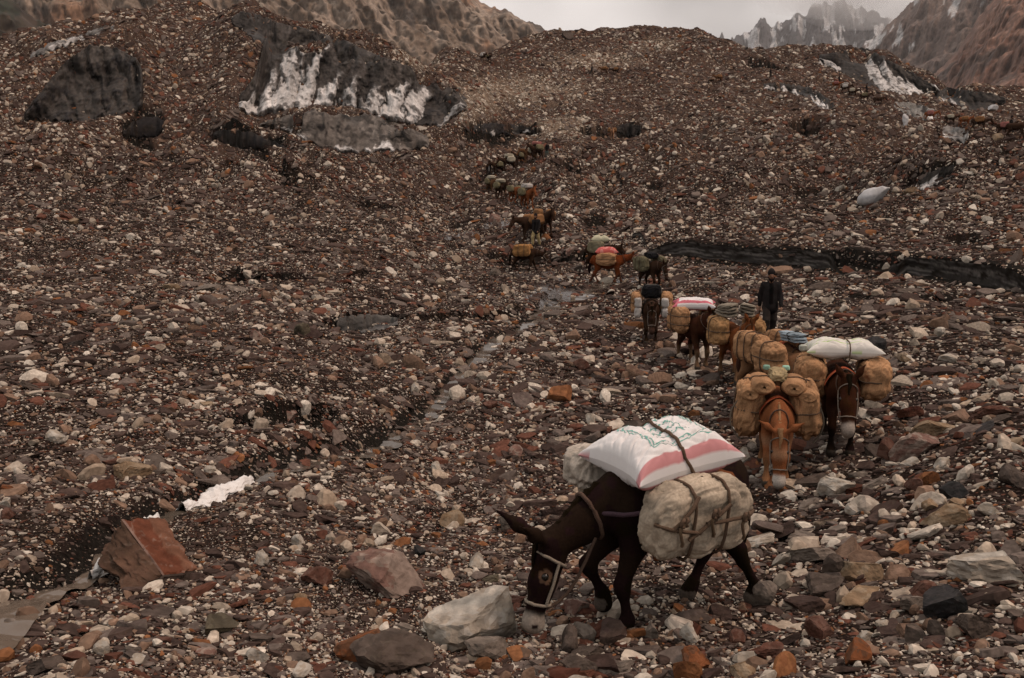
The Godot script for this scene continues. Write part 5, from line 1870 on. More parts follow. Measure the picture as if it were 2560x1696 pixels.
# front feet stand where the pixel meets the ground
func foot_spot(px: float, py: float, face: float, h: float, forward := 0.34) -> Vector3:
	var p := hit(px, py)
	var f := Vector3(sin(face), 0, cos(face))
	p -= f * forward * h
	var a := ground(p.x + f.x * 0.3, p.z + f.z * 0.3)
	var b := ground(p.x - f.x * 0.4, p.z - f.z * 0.4)
	return Vector3(p.x, (a + b) * 0.5 - 0.01, p.z)

func caravan() -> void:
	lead_donkey()
	orange_mule()
	bay_mule()
	middle_mules()
	far_mules()

func lead_donkey() -> void:
	var h := 1.10
	var face := deg_to_rad(-62.0)
	var pose := {"neck": -24.0, "head": 76.0, "ear": 0.29, "ear_angle": 38.0, "ear_spread": 0.42, "head_size": 1.12, "head_wide": 0.88, "neck_len": 0.50, "turn": 0.0,
		"legs": [[0.02, 0.0], [0.06, 0.10, 0.7], [-0.20, 0.0, 0.1], [0.14, 0.0]]}
	var at := hit(1656, 1530)
	at.y -= 0.01
	var a := animal("donkey", "black donkey with pale muzzle and lowered head leading the caravan", "donkey", at, face, h, pose, coat("black"), 0.014, "pack animals of the caravan")
	M.donkey = a
	# patterned red breast pad and straps
	pad(a, h, 0.20, func(u: float, w: float) -> Color:
		var d := absf(fposmod(w * 9.0, 1.0) - 0.5) + absf(fposmod(u * 2.5, 1.0) - 0.5)
		return Color(0.40, 0.19, 0.05) if d < 0.28 else Color(0.36, 0.05, 0.022), 0.055, 0.22)
	var pts := PackedVector3Array()
	for k in 15:
		var q := (k / 14.0 - 0.5) * 2.0
		pts.append(Vector3(0.24 + 0.30 * cos(q * 1.5), 0.78 - 0.02 * cos(q * 1.5), 0.235 * sin(q * 1.5)) * h)
	part("breast_strap", tube(pts, 0.016, Color(0.10, 0.055, 0.075)), M.rope, a)
	for s in [-1.0, 1.0]:
		var g := PackedVector3Array()
		for k in 12:
			var q := k / 11.0
			g.append(Vector3(0.20, 0.98 - 0.52 * q, s * (0.12 + 0.11 * sin(q * PI * 0.8))) * h)
		part("girth_strap", tube(g, 0.022, Color(0.18, 0.065, 0.028)), M.cloth, a)
	# rust saddle blanket under the bales
	var bv := PackedVector3Array()
	var bc := PackedColorArray()
	for i in 14:
		for j in 24:
			var q := (j / 23.0 - 0.5) * 2.0
			var ang := q * 2.05
			bv.append(Vector3(lerpf(0.22, -0.40, i / 13.0), 0.70 + 0.245 * cos(ang) + 0.008 * sin(i * 1.7 + j), 0.252 * sin(ang)) * h)
			bc.append(Color(0.17, 0.062, 0.026))
	part("saddle_blanket", sheet(bv, bc, 14, 24, true), M.cloth, a)
	var grey := Color(0.46, 0.385, 0.295)
	for s in [-1.0, 1.0]:
		var t := bale("grey-white canvas bale with knotted ropes on the black donkey's %s flank" % ("left" if s < 0 else "right"), a, h, s, Vector3(0.02, 0.73, 0.31), Vector3(0.37, 0.235, 0.135), 3, 1, grey, 5.0 + s, "bales on the black donkey", "canvas_bale", 0.16, true, 0.75)
		var m: Node = t.get_child(0)
		# lashings and knots on the outer face
		var hv := Vector3(0.37, 0.235, 0.135) * h
		for q in [[-0.95, 0.10, 0.15, 0.16], [-0.3, 0.55, 0.45, -0.2], [0.25, -0.05, 0.98, 0.22], [0.3, 0.85, 0.75, 0.1]]:
			var ln := PackedVector3Array()
			for k in 9:
				var u := k / 8.0
				var x := lerpf(q[0], q[2], u)
				var y := lerpf(q[1], q[3], u)
				var bul := pow(maxf((1.0 - pow(absf(x), 3.2)) * (1.0 - pow(absf(y), 3.2)), 0.0), 0.3)
				ln.append(Vector3(x * hv.x, y * hv.y, s * (hv.z * bul * 1.06 + 0.012)))
			part("lashing", tube(ln, 0.013, STRING), M.rope, m)
		for q in [[-0.62, 0.16], [0.02, 0.42], [0.62, 0.34]]:
			var kn := PackedVector3Array()
			for k in 22:
				var u := k / 21.0 * TAU * 2.0
				kn.append(Vector3(q[0] * hv.x + cos(u) * 0.022, q[1] * hv.y + sin(u * 1.5) * 0.026, s * (hv.z * 1.06 + 0.024 + 0.008 * sin(u * 2.3))))
			part("knot", tube(kn, 0.012, STRING), M.rope, m)
			var hang := PackedVector3Array()
			for k in 8:
				var u := k / 7.0
				hang.append(Vector3(q[0] * hv.x + 0.02 * sin(u * 5.0), q[1] * hv.y - u * 0.17, s * (hv.z * (1.07 - 0.10 * u * u) + 0.022)))
			part("rope_end", tube(hang, 0.011, Color(0.26, 0.17, 0.10)), M.rope, m)
	# the big white sack across the back
	var half := Vector3(0.43, 0.205, 0.28)
	var t := plain_sack("flour_sack", "big white sack with pink stripe and green print on the black donkey", a, Vector3(-0.05, 1.26, 0.05) , half, 0.0, 0.0, 0.16, func(u: float, w: float, top: bool) -> Color:
		if absf(w + 0.90) < 0.075 or absf(u) > 0.99 and absf(w) > 0.8:
			return Color(0.50, 0.22, 0.23)
		return Color(0.68, 0.665, 0.655), 3.0)
	var m: MeshInstance3D = t.get_child(0)
	m.position = Vector3(0.06, 1.13, -0.03)
	m.rotation = Vector3(-0.10, 0.10, -0.05)
	# printed panel: double frame and lines of flowing script, as flat ink on the cloth
	var ink := Color(0.14, 0.33, 0.29)
	var strokes := []
	for q in [[0.62, 0.66], [0.57, 0.58]]:
		strokes.append([[-q[0], -q[1]], [q[0], -q[1]], [q[0], q[1]], [-q[0], q[1]], [-q[0], -q[1]]])
	for row in 3:
		var y := -0.32 + row * 0.30
		var line := []
		for k in 60:
			var x := 0.36 - k / 59.0 * 0.72
			line.append([x, y + 0.05 * sin(k * 0.55 + row) * (1.0 if (k / 7) % 3 != 1 else 0.2) + 0.03 * sin(k * 1.7 + row * 2.0)])
		strokes.append(line)
		for k in 6:
			var x := 0.32 - k * 0.12 + 0.02 * sin(k * 3.0 + row)
			if (k + row) % 2 == 0:
				strokes.append([[x, y], [x - 0.01, y - 0.13]])
			else:
				strokes.append([[x, y + 0.09], [x + 0.025, y + 0.10]])
	for k in 9:
		strokes.append([[-0.485 + k * 0.108, -0.60], [-0.45 + k * 0.108, -0.58]])
		strokes.append([[-0.485 + k * 0.108, 0.60], [-0.45 + k * 0.108, 0.58]])
	var pv := PackedVector3Array()
	var pc := PackedColorArray()
	var pi := PackedInt32Array()
	for s in strokes:
		for k in s.size() - 1:
			var n := maxi(int(Vector2(s[k][0] - s[k + 1][0], s[k][1] - s[k + 1][1]).length() / 0.04), 1)
			for d in n:
				var q0 := Vector2(s[k][0], s[k][1]).lerp(Vector2(s[k + 1][0], s[k + 1][1]), d / float(n))
				var q1 := Vector2(s[k][0], s[k][1]).lerp(Vector2(s[k + 1][0], s[k + 1][1]), (d + 1.0) / n)
				var side := (q1 - q0).orthogonal().normalized() * 0.009
				var b0 := pv.size()
				for p in [q0 + side, q0 - side, q1 + side, q1 - side]:
					pv.append(sack_at(half, 3.0, p.x - 0.02, p.y, true, 0.16) + Vector3(0, 0.0035, 0))
					pc.append(ink)
				pi.append_array([b0, b0 + 2, b0 + 1, b0 + 2, b0 + 3, b0 + 1])
	var pn := PackedVector3Array()
	for p in pv:
		pn.append(Vector3.UP)
	part("printed_panel", array_mesh(pv, pn, pc, pi), M.plain, m)
	# rope over the sack
	var rp := PackedVector3Array()
	for k in 28:
		var w := lerpf(-1.0, 1.0, k / 27.0)
		rp.append(sack_at(half, 3.0, 0.12 - 0.08 * w - 0.10, w * 0.96, true, 0.16) + Vector3(0, 0.010, 0))
	for k in 10:
		rp.append(rp[rp.size() - 1] + Vector3(-0.018, -0.030, 0.004))
	var lead := PackedVector3Array()
	for k in 10:
		lead.append(rp[0] + Vector3(-0.02, -0.032, -0.005) * (10 - k))
	lead.append_array(rp)
	part("rope", tube(lead, 0.012, STRING), M.rope, m)
	# second pale sack hanging on the far side behind the neck
	var t2 := thing("round_sack", "rounded cream sack behind the black donkey's neck", "sack", a.position, a.rotation.y)
	var ms := part("cloth", bundle(Vector3(0.24, 0.15, 0.17), 2, 1, 0.10, 77.0, Color(0.50, 0.44, 0.37)), M.cloth, t2)
	ms.position = Vector3(0.30, 1.00, 0.34)
	# lead rope hanging from the halter
	var lr := PackedVector3Array()
	var e := equid(pose)
	for k in 16:
		var q := k / 15.0
		var p0: Vector3 = (e.muzzle as Vector3) * h + Vector3(-0.07, 0.09, -0.05)
		var p1 := Vector3(0.56, 0.62, -0.08) * h
		lr.append(p0.lerp(p1, q) + Vector3(0, -0.10 * sin(q * PI), 0))
	part("lead_rope", tube(lr, 0.011, Color(0.16, 0.10, 0.07)), M.rope, a)

func orange_mule() -> void:
	var h := 1.14
	var face := deg_to_rad(-14.0)
	var pose := {"neck": -16.0, "head": 74.0, "ear": 0.24, "ear_angle": 62.0, "ear_spread": 1.15, "head_size": 1.25, "neck_len": 0.46, "legs": [[0.02, 0.0], [0.10, 0.0], [0.02, 0.0], [-0.06, 0.0]]}
	var a := animal("mule", "orange-brown mule with head lowered to the ground and white muzzle", "mule", foot_spot(1938, 1205, face, h), face, h, pose, coat("orange"), 0.018, "pack animals of the caravan")
	pad(a, h, 0.30, red_pad, 0.07, 0.2)
	for s in [-1.0, 1.0]:
		var t := bale("soft lumpy tan bale with blanket rolls on the orange mule's %s flank" % ("left" if s < 0 else "right"), a, h, s, Vector3(-0.07, 0.80, 0.32), Vector3(0.39, 0.34, 0.165), 2, 2, TAN, 33.0 + s, "bales on the orange mule", "pack_bale", -0.12 * s * s, true, 1.0)
		for q in [[1.08, 0.18, 0.10, 0.14, 0.38], [0.99, 0.33, 0.09, 0.12, 0.37]]:
			var hv := Vector3(q[4], q[2], q[3]) * h
			var m := part("roll", blanket_roll(hv, q[0] * 40.0 + s, TAN), M.cloth, t)
			m.position = Vector3(-0.03, q[0], s * q[1]) * h
			m.rotation = Vector3(0, 0.05 * s, 0.04 * q[0])
			part("rope", rope_round(hv, 2, 1, 0.08, 0.0, true, 0.3, 0.009, STRING), M.rope, m)
		var ln := PackedVector3Array()
		for k in 14:
			var u := k / 13.0
			ln.append(Vector3(0.12, 1.18 - 0.75 * u, s * (0.16 + 0.36 * sin(u * PI * 0.75))) * h)
		part("cord", tube(ln, 0.010, Color(0.35, 0.29, 0.22)), M.rope, t)
	var t3 := thing("straw_bundle", "straw bundle with two mint-green ties on top of the orange mule", "bundle", a.position, a.rotation.y)
	var m3 := part("straw", bundle(Vector3(0.30, 0.07, 0.12), 3, 1, 0.18, 31.0, Color(0.36, 0.28, 0.16)), M.cloth, t3)
	m3.position = Vector3(-0.06, 1.19, 0.0) * h
	for s in [-1.0, 1.0]:
		var tm := part("green_tie", bundle(Vector3(0.045, 0.035, 0.05), 1, 1, 0.0, 9.0 + s, Color(0.30, 0.50, 0.40), 16, 10), M.cloth, t3)
		tm.position = Vector3(-0.33, 1.22, s * 0.11) * h

func bay_mule() -> void:
	var h := 1.20
	var face := deg_to_rad(-16.0)
	var pose := {"neck": 14.0, "head": 68.0, "ear": 0.20, "ear_angle": 80.0, "ear_spread": 0.55, "head_size": 1.28, "legs": [[0.0, 0.0], [0.03, 0.0], [0.0, 0.0], [-0.05, 0.0]]}
	var a := animal("mule", "dark bay mule with white rope halter and white muzzle", "mule", foot_spot(2100, 1140, face, h), face, h, pose, coat("bay"), 0.018, "pack animals of the caravan")
	pad(a, h, 0.32, red_pad, 0.06, 0.2)
	for s in [-1.0, 1.0]:
		bale("lumpy tan canvas bale on the dark bay mule's %s flank" % ("left" if s < 0 else "right"), a, h, s, Vector3(-0.08, 0.82, 0.35), Vector3(0.36, 0.245, 0.18), 2, 2, TAN, 60.0 + s, "bales on the dark bay mule")
	var t := plain_sack("striped_sack", "white sack with pale green stripes tied across the dark bay mule", a, Vector3(-0.10, 1.36, 0.0), Vector3(0.48, 0.17, 0.25), PI * 0.5 + 0.12, 0.0, 0.22, func(u: float, w: float, _top: bool) -> Color:
		var k := absf(fposmod(w * 2.4 + 0.04 * sin(u * 5.0), 1.0) - 0.5)
		return Color(0.40, 0.52, 0.24) if k < 0.07 else Color(0.62, 0.60, 0.56), 41.0)
	var m: Node3D = t.get_child(0)
	part("rope", rope_round(Vector3(0.48, 0.15, 0.25), 2, 1, 0.1, 0.0, true, 0.12, 0.009, STRING), M.rope, m)
	part("knot", bundle(Vector3(0.06, 0.05, 0.06), 1, 1, 0.0, 2.0, Color(0.5, 0.52, 0.45), 14, 10), M.cloth, m).position = Vector3(-0.52, 0.02, 0.0)

func middle_mules() -> void:
	var g := "pack animals of the caravan"
	# mule whose bale carries the blue mat, mostly hidden
	var f := deg_to_rad(14.0)
	var a := animal("mule", "brown mule almost hidden behind bales, carrying a blue mat", "mule", foot_spot(2000, 1050, f, 1.12), f, 1.12, stand(-20.0, 60.0), coat("brown"), 0.024, g)
	for s in [-1.0, 1.0]:
		bale("puffy tan canvas bale under the blue mat, %s flank" % ("left" if s < 0 else "right"), a, 1.12, s, Vector3(-0.02, 0.88, 0.31), Vector3(0.33, 0.245, 0.17), 2, 2, TAN, 70.0 + s, "bales on the hidden mule")
	var bt := thing("blue_mat", "folded pale blue foam mat strapped on top of a tan bale", "mat", a.position, a.rotation.y)
	for k in 3:
		var mm := part("fold", bundle(Vector3(0.30, 0.032, 0.13), 1, 1, 0.0, 12.0 + k, Color(0.30, 0.37, 0.42), 30, 14), M.cloth, bt)
		mm.position = Vector3(-0.05, 1.26 + 0.052 * k, -0.10 + 0.02 * k)
		part("strap", rope_round(Vector3(0.30, 0.032, 0.13), 1, 1, 0.0, 0.0, true, 0.2, 0.007, Color(0.03, 0.03, 0.03)), M.rope, mm)
	# brown mule, head hidden
	f = deg_to_rad(24.0)
	a = animal("mule", "brown mule with red saddle pad following the hidden one", "mule", foot_spot(1958, 1022, f, 1.16), f, 1.16, stand(-6.0, 62.0), coat("brown"), 0.024, g)
	pad(a, 1.16, 0.30, red_pad, 0.06, 0.2)
	for s in [-1.0, 1.0]:
		bale("ridged tan bale lashed with rope on the brown red-padded mule's %s flank" % ("left" if s < 0 else "right"), a, 1.16, s, Vector3(-0.06, 0.88, 0.29), Vector3(0.33, 0.24, 0.15), 4, 1, TAN, 80.0 + s, "bales on the brown mule")
	# chestnut mule with folded tarpaulins
	f = deg_to_rad(2.0)
	var pose := stand(36.0, 66.0, [[0.0, 0.0], [0.12, 0.0], [0.05, 0.0], [-0.08, 0.0]])
	pose.ear_spread = 0.5
	a = animal("mule", "chestnut mule with upright ears carrying folded grey tarpaulins", "mule", foot_spot(1852, 955, f, 1.16), f, 1.16, pose, coat("chestnut"), 0.024, g)
	for s in [-1.0, 1.0]:
		bale("round-lobed tan bale on the tarpaulin-carrying chestnut mule's %s flank" % ("left" if s < 0 else "right"), a, 1.16, s, Vector3(-0.06, 0.87, 0.32), Vector3(0.33, 0.25, 0.17), 2, 2, Color(0.36, 0.21, 0.10), 90.0 + s, "bales on the chestnut mule")
	for s in [-1.0, 1.0]:
		var t := thing("folded_tarpaulin", "folded grey-brown tarpaulin on the chestnut mule, %s of the pair" % ("left" if s < 0 else "right"), "tarpaulin", a.position, a.rotation.y, "tarpaulins on the chestnut mule")
		for k in 4:
			var m := part("fold", bundle(Vector3(0.30 - 0.02 * k, 0.034, 0.15), 1, 1, 0.0, 20.0 + k * 3.0 + s, Color(0.27, 0.235, 0.185), 30, 14), M.cloth, t)
			m.position = Vector3(-0.06 + 0.03 * k, 1.36 + 0.056 * k, s * 0.21)
			m.rotation = Vector3(s * 0.18, 0.25 * s, 0.05 * k - 0.08)
	# dark horse with a white blaze
	f = deg_to_rad(10.0)
	pose = stand(32.0, 60.0, [[-0.02, 0.0], [0.08, 0.0], [0.03, 0.0], [-0.06, 0.0]])
	pose.ear = 0.14
	a = animal("horse", "dark horse with a white blaze carrying a white and pink sack", "horse", foot_spot(1752, 925, f, 1.18), f, 1.18, pose, coat("blaze"), 0.024, g)
	for s in [-1.0, 1.0]:
		bale("knobbly tan bale in six lobes on the white-blazed horse's %s flank" % ("left" if s < 0 else "right"), a, 1.18, s, Vector3(-0.06, 0.88, 0.31), Vector3(0.33, 0.25, 0.16), 2, 3, TAN, 100.0 + s, "bales on the blazed horse")
	plain_sack("flour_sack", "white sack with broad pink edges on the white-blazed horse", a, Vector3(-0.04, 1.36, 0.02), Vector3(0.44, 0.15, 0.26), 1.2, 0.12, 0.0, func(u: float, w: float, _t: bool) -> Color:
		return Color(0.52, 0.13, 0.17) if absf(w) > 0.62 and w < 0.9 or u < -0.8 else Color(0.66, 0.64, 0.64), 51.0)
	# dark donkey with the black bag
	f = deg_to_rad(-8.0)
	pose = stand(2.0, 76.0)
	pose.ear = 0.2
	pose.head_size = 1.2
	a = animal("donkey", "dark donkey facing forward under a black duffel bag", "donkey", foot_spot(1627, 858, f, 1.08), f, 1.08, pose, coat("dark"), 0.024, g)
	for s in [-1.0, 1.0]:
		var t := bale("tan bale with white bags on the duffel-carrying donkey's %s flank" % ("left" if s < 0 else "right"), a, 1.08, s, Vector3(-0.05, 0.90, 0.34), Vector3(0.30, 0.25, 0.14), 2, 2, TAN, 110.0 + s, "bales on the dark donkey")
		for k in 2:
			var m := part("white_bag", bundle(Vector3(0.11, 0.13, 0.09), 1, 1, 0.0, 33.0 + k + s, Color(0.52, 0.49, 0.46), 22, 14), M.cloth, t)
			m.position = Vector3(0.26, 0.98 - 0.24 * k, s * 0.33)
	var db := thing("duffel_bag", "black duffel bag tied on top of the dark donkey", "bag", a.position, a.rotation.y)
	var dm := part("bag", bundle(Vector3(0.26, 0.17, 0.24), 2, 1, 0.10, 7.0, Color(0.018, 0.018, 0.020)), M.cloth, db)
	dm.position = Vector3(-0.02, 1.25, 0)
	part("cord", rope_round(Vector3(0.26, 0.16, 0.24), 2, 1, 0.05, 0.0, true, 0.05, 0.008, Color(0.4, 0.36, 0.3)), M.rope, dm)
	# dark mule with olive crates
	f = deg_to_rad(22.0)
	a = animal("mule", "dark mule with olive packs and a black bundle before the ice bank", "mule", foot_spot(1640, 724, f, 1.2), f, 1.2, stand(6.0, 68.0), coat("dark"), 0.03, g)
	for s in [-1.0, 1.0]:
		bale("olive canvas pack on the dark mule before the ice bank, %s flank" % ("left" if s < 0 else "right"), a, 1.2, s, Vector3(-0.08, 0.86, 0.34), Vector3(0.36, 0.26, 0.16), 3, 1, Color(0.15, 0.135, 0.085), 120.0 + s, "olive packs on the dark mule")
	db = thing("black_bundle", "black bundle tied on the dark mule with olive packs", "bundle", a.position, a.rotation.y)
	dm = part("bundle", bundle(Vector3(0.26, 0.13, 0.24), 2, 1, 0.10, 8.0, Color(0.02, 0.02, 0.022)), M.cloth, db)
	dm.position = Vector3(-0.02, 1.36, 0)
	# chestnut horse with the red sack
	f = deg_to_rad(80.0)
	pose = stand(18.0, 50.0, [[0.12, 0.0], [-0.10, 0.0], [-0.16, 0.0], [0.12, 0.0]])
	pose.ear = 0.13
	a = animal("horse", "red chestnut horse with black tail carrying a pink-red sack", "horse", foot_spot(1520, 706, f, 1.26, 0.0), f, 1.26, pose, coat("red"), 0.03, g)
	for s in [-1.0, 1.0]:
		bale("tan blanket pack on the red chestnut horse's %s flank" % ("left" if s < 0 else "right"), a, 1.26, s, Vector3(-0.06, 0.84, 0.28), Vector3(0.34, 0.22, 0.12), 1, 2, TAN, 130.0 + s, "packs on the red chestnut horse")
	plain_sack("red_sack", "bulging pink-red sack roped on the red chestnut horse", a, Vector3(-0.08, 1.36, 0), Vector3(0.46, 0.22, 0.34), 0.1, 0.0, 0.0, func(u: float, w: float, _t: bool) -> Color:
		return Color(0.46, 0.085, 0.075) if n4.get_noise_2d(u * 2.0, w * 2.0) < 0.1 else Color(0.55, 0.2, 0.18), 61.0)
	# mule behind it, showing only its cream sack
	f = deg_to_rad(70.0)
	a = animal("mule", "dark mule half hidden behind the red chestnut horse", "mule", foot_spot(1500, 672, f, 1.2, 0.0), f, 1.2, stand(10.0, 60.0), coat("dark"), 0.04, g, 0)
	plain_sack("cream_sack", "pale greenish sack on the mule behind the red chestnut horse", a, Vector3(0.0, 1.42, 0), Vector3(0.40, 0.22, 0.30), 0.3, 0.0, 0.3, func(_u: float, _w: float, _t: bool) -> Color: return Color(0.42, 0.41, 0.29), 71.0)
	bale("olive pack on the mule behind the red chestnut horse", a, 1.2, 1.0, Vector3(-0.1, 0.9, 0.30), Vector3(0.34, 0.24, 0.14), 2, 1, Color(0.2, 0.18, 0.12), 141.0, "", "pack_bale", 0.0, false)
	# dark horse crossing the pool
	f = deg_to_rad(78.0)
	pose = stand(-6.0, 56.0, [[0.16, 0.0], [-0.14, 0.0], [-0.16, 0.0], [0.14, 0.02]])
	a = animal("horse", "dark horse with tan box-shaped packs stepping through the shallow pool", "horse", foot_spot(1312, 678, f, 1.12, 0.0), f, 1.12, pose, coat("dark"), 0.03, g)
	for s in [-1.0, 1.0]:
		bale("box-shaped tan pack on the dark horse in the pool, %s flank" % ("left" if s < 0 else "right"), a, 1.12, s, Vector3(-0.08, 0.90, 0.30), Vector3(0.38, 0.26, 0.17), 3, 1, Color(0.36, 0.19, 0.075), 150.0 + s, "packs on the dark horse in the pool")

# one walking animal for the far line, copied with its own coat
func far_mules() -> void:
	var proto := {}
	for k in 2:
		var e := equid({"neck": 8.0 if k == 0 else 24.0, "head": 58.0, "ear": 0.17, "ear_angle": 75.0, "legs": [[0.12, 0.0], [-0.10, 0.0], [-0.12, 0.0], [0.12, 0.0]]})
		var bones := []
		for b in e.bones:
			bones.append([b[0] * 1.2, b[1] * 1.2, b[2] * 1.2, b[3] * 1.2, b[4]])
		# tail as part of the small figures
		proto[k] = body_mesh(bones + [[Vector3(-0.66, 0.94, 0), 0.05, Vector3(-0.76, 0.45, 0), 0.04, 1.0]], 0.045, 0.06, func(_p: Vector3) -> Color: return Color(1, 1, 1))
	var tones := {"dark": Color(0.03, 0.016, 0.01), "brown": Color(0.10, 0.05, 0.025), "red": Color(0.15, 0.05, 0.02), "pale": Color(0.26, 0.14, 0.08)}
	for k in tones:
		var m := mat("coat_" + k, tones[k], 0.8)
		M["coat_" + k] = m
		m.metallic_specular = 0.1
	var tan := Color(0.27, 0.14, 0.065)
	var olive := Color(0.19, 0.165, 0.10)
	var cream := Color(0.46, 0.42, 0.33)
	var white := Color(0.5, 0.47, 0.44)
	var pink := Color(0.36, 0.15, 0.13)
	# px, py of the feet, facing, tone, pack colour, top sack colour or null, where
	var rows := [
		[1362, 588, 20, "dark", tan, null, "dark mule with broad tan packs behind the man in yellow trousers"],
		[1330, 602, -62, "dark", tan, null, "dark mule with lowered head beside the man in yellow trousers"],
		[1318, 521, 25, "red", olive, white, "red-brown mule with olive packs and white sack on the slope"],
		[1287, 506, 30, "red", olive, null, "red-brown mule with olive packs behind the white-sack one"],
		[1252, 496, 30, "dark", olive, cream, "dark mule with olive packs and flat cream sack on the slope"],
		[1228, 484, 25, "brown", olive, cream, "last mule of the descending line, round cream sack on olive packs"],
		[1246, 438, -60, "dark", olive, null, "dark mule turning behind the man with a white scarf"],
		[1272, 427, -65, "dark", cream, cream, "dark mule with cream packs, second after the scarfed man"],
		[1302, 414, -65, "dark", olive, cream, "dark mule with wide cream top, third after the scarfed man"],
		[1324, 406, -62, "brown", cream, null, "brown mule with cream packs, fourth after the scarfed man"],
		[1341, 399, -50, "dark", olive, pink, "dark mule with white and pink sack before the man with a stick"],
		[1530, 348, 0, "pale", tan, null, "lone pale chestnut horse facing out of the ice pit"],
		[1208, 152, 40, "dark", white, white, "dark mule with white sack high on the middle ridge"],
		[1222, 154, 30, "dark", olive, null, "dark mule with olive pack high on the middle ridge"],
		[1510, 184, -90, "brown", tan, null, "tan-packed mule behind the walker on the hill"],
		[1538, 186, -90, "dark", tan, null, "dark mule following the walker on the hill"],
		[1796, 206, -80, "brown", tan, null, "single tan-packed mule on the upper hill trail"],
		[2092, 222, 70, "red", pink, null, "first mule of the right trail under the white stripe of ice"],
		[2114, 232, 70, "dark", white, white, "white-packed mule on the right trail under the ice stripe"],
		[2132, 242, 70, "dark", cream, null, "cream-packed mule on the right trail under the ice stripe"],
		[2162, 254, 75, "dark", olive, null, "olive-packed mule on the right trail beside a walker"],
		[2196, 262, 80, "dark", null, null, "unladen dark horse on the right trail"],
		[2326, 302, 75, "red", pink, white, "red-brown horse with pale sack by the pale ice scarp"],
		[2376, 311, 80, "dark", cream, null, "dark mule with cream pack above the ice wedge"],
		[2412, 316, 80, "red", tan, null, "red-brown mule with tan pack above the ice wedge"],
		[2448, 326, 75, "dark", tan, null, "dark mule with tan pack beside the tan boulder"],
		[2512, 340, 70, "dark", pink, null, "dark mule with red-pink pack past the tan boulder"],
		[2540, 344, 60, "dark", null, null, "unladen dark mule at the end of the right trail"],
	]
	var n := 0
	for r in rows:
		n += 1
		var f := deg_to_rad(float(r[2]))
		var p := hit(r[0], r[1])
		p.y -= 0.03
		var fw := Vector3(sin(f), 0, cos(f))
		var t := thing("mule", r[6], "mule", p, atan2(-fw.z, fw.x), "pack animals of the caravan")
		var grow := 1.16 if n < 13 else 1.0
		part("body", proto[n % 2], M["coat_" + r[3]], t).scale = Vector3.ONE * grow
		if r[4] != null:
			var l := thing("pack_load", "load carried by the " + r[6].get_slice(",", 0) if (r[6] as String).split(" ").size() < 10 else "packs of the " + " ".join((r[6] as String).split(" ").slice(0, 11)), "load", p, t.rotation.y, "loads of the far line")
			for s in [-1.0, 1.0]:
				var m := part("pack", bundle(Vector3(0.40, 0.25, 0.17), 2, 1, 0.16, n * 3.0 + s, r[4], 22, 14), M.cloth, l)
				m.position = Vector3(-0.08, 1.04, s * 0.33) * grow
				m.scale = Vector3.ONE * grow
			if r[5] != null:
				var m := part("sack", bundle(Vector3(0.42, 0.16, 0.30), 2, 1, 0.08, n * 5.0, r[5], 22, 14), M.cloth, l)
				m.position = Vector3(-0.05, 1.38, 0) * grow
				m.scale = Vector3.ONE * grow

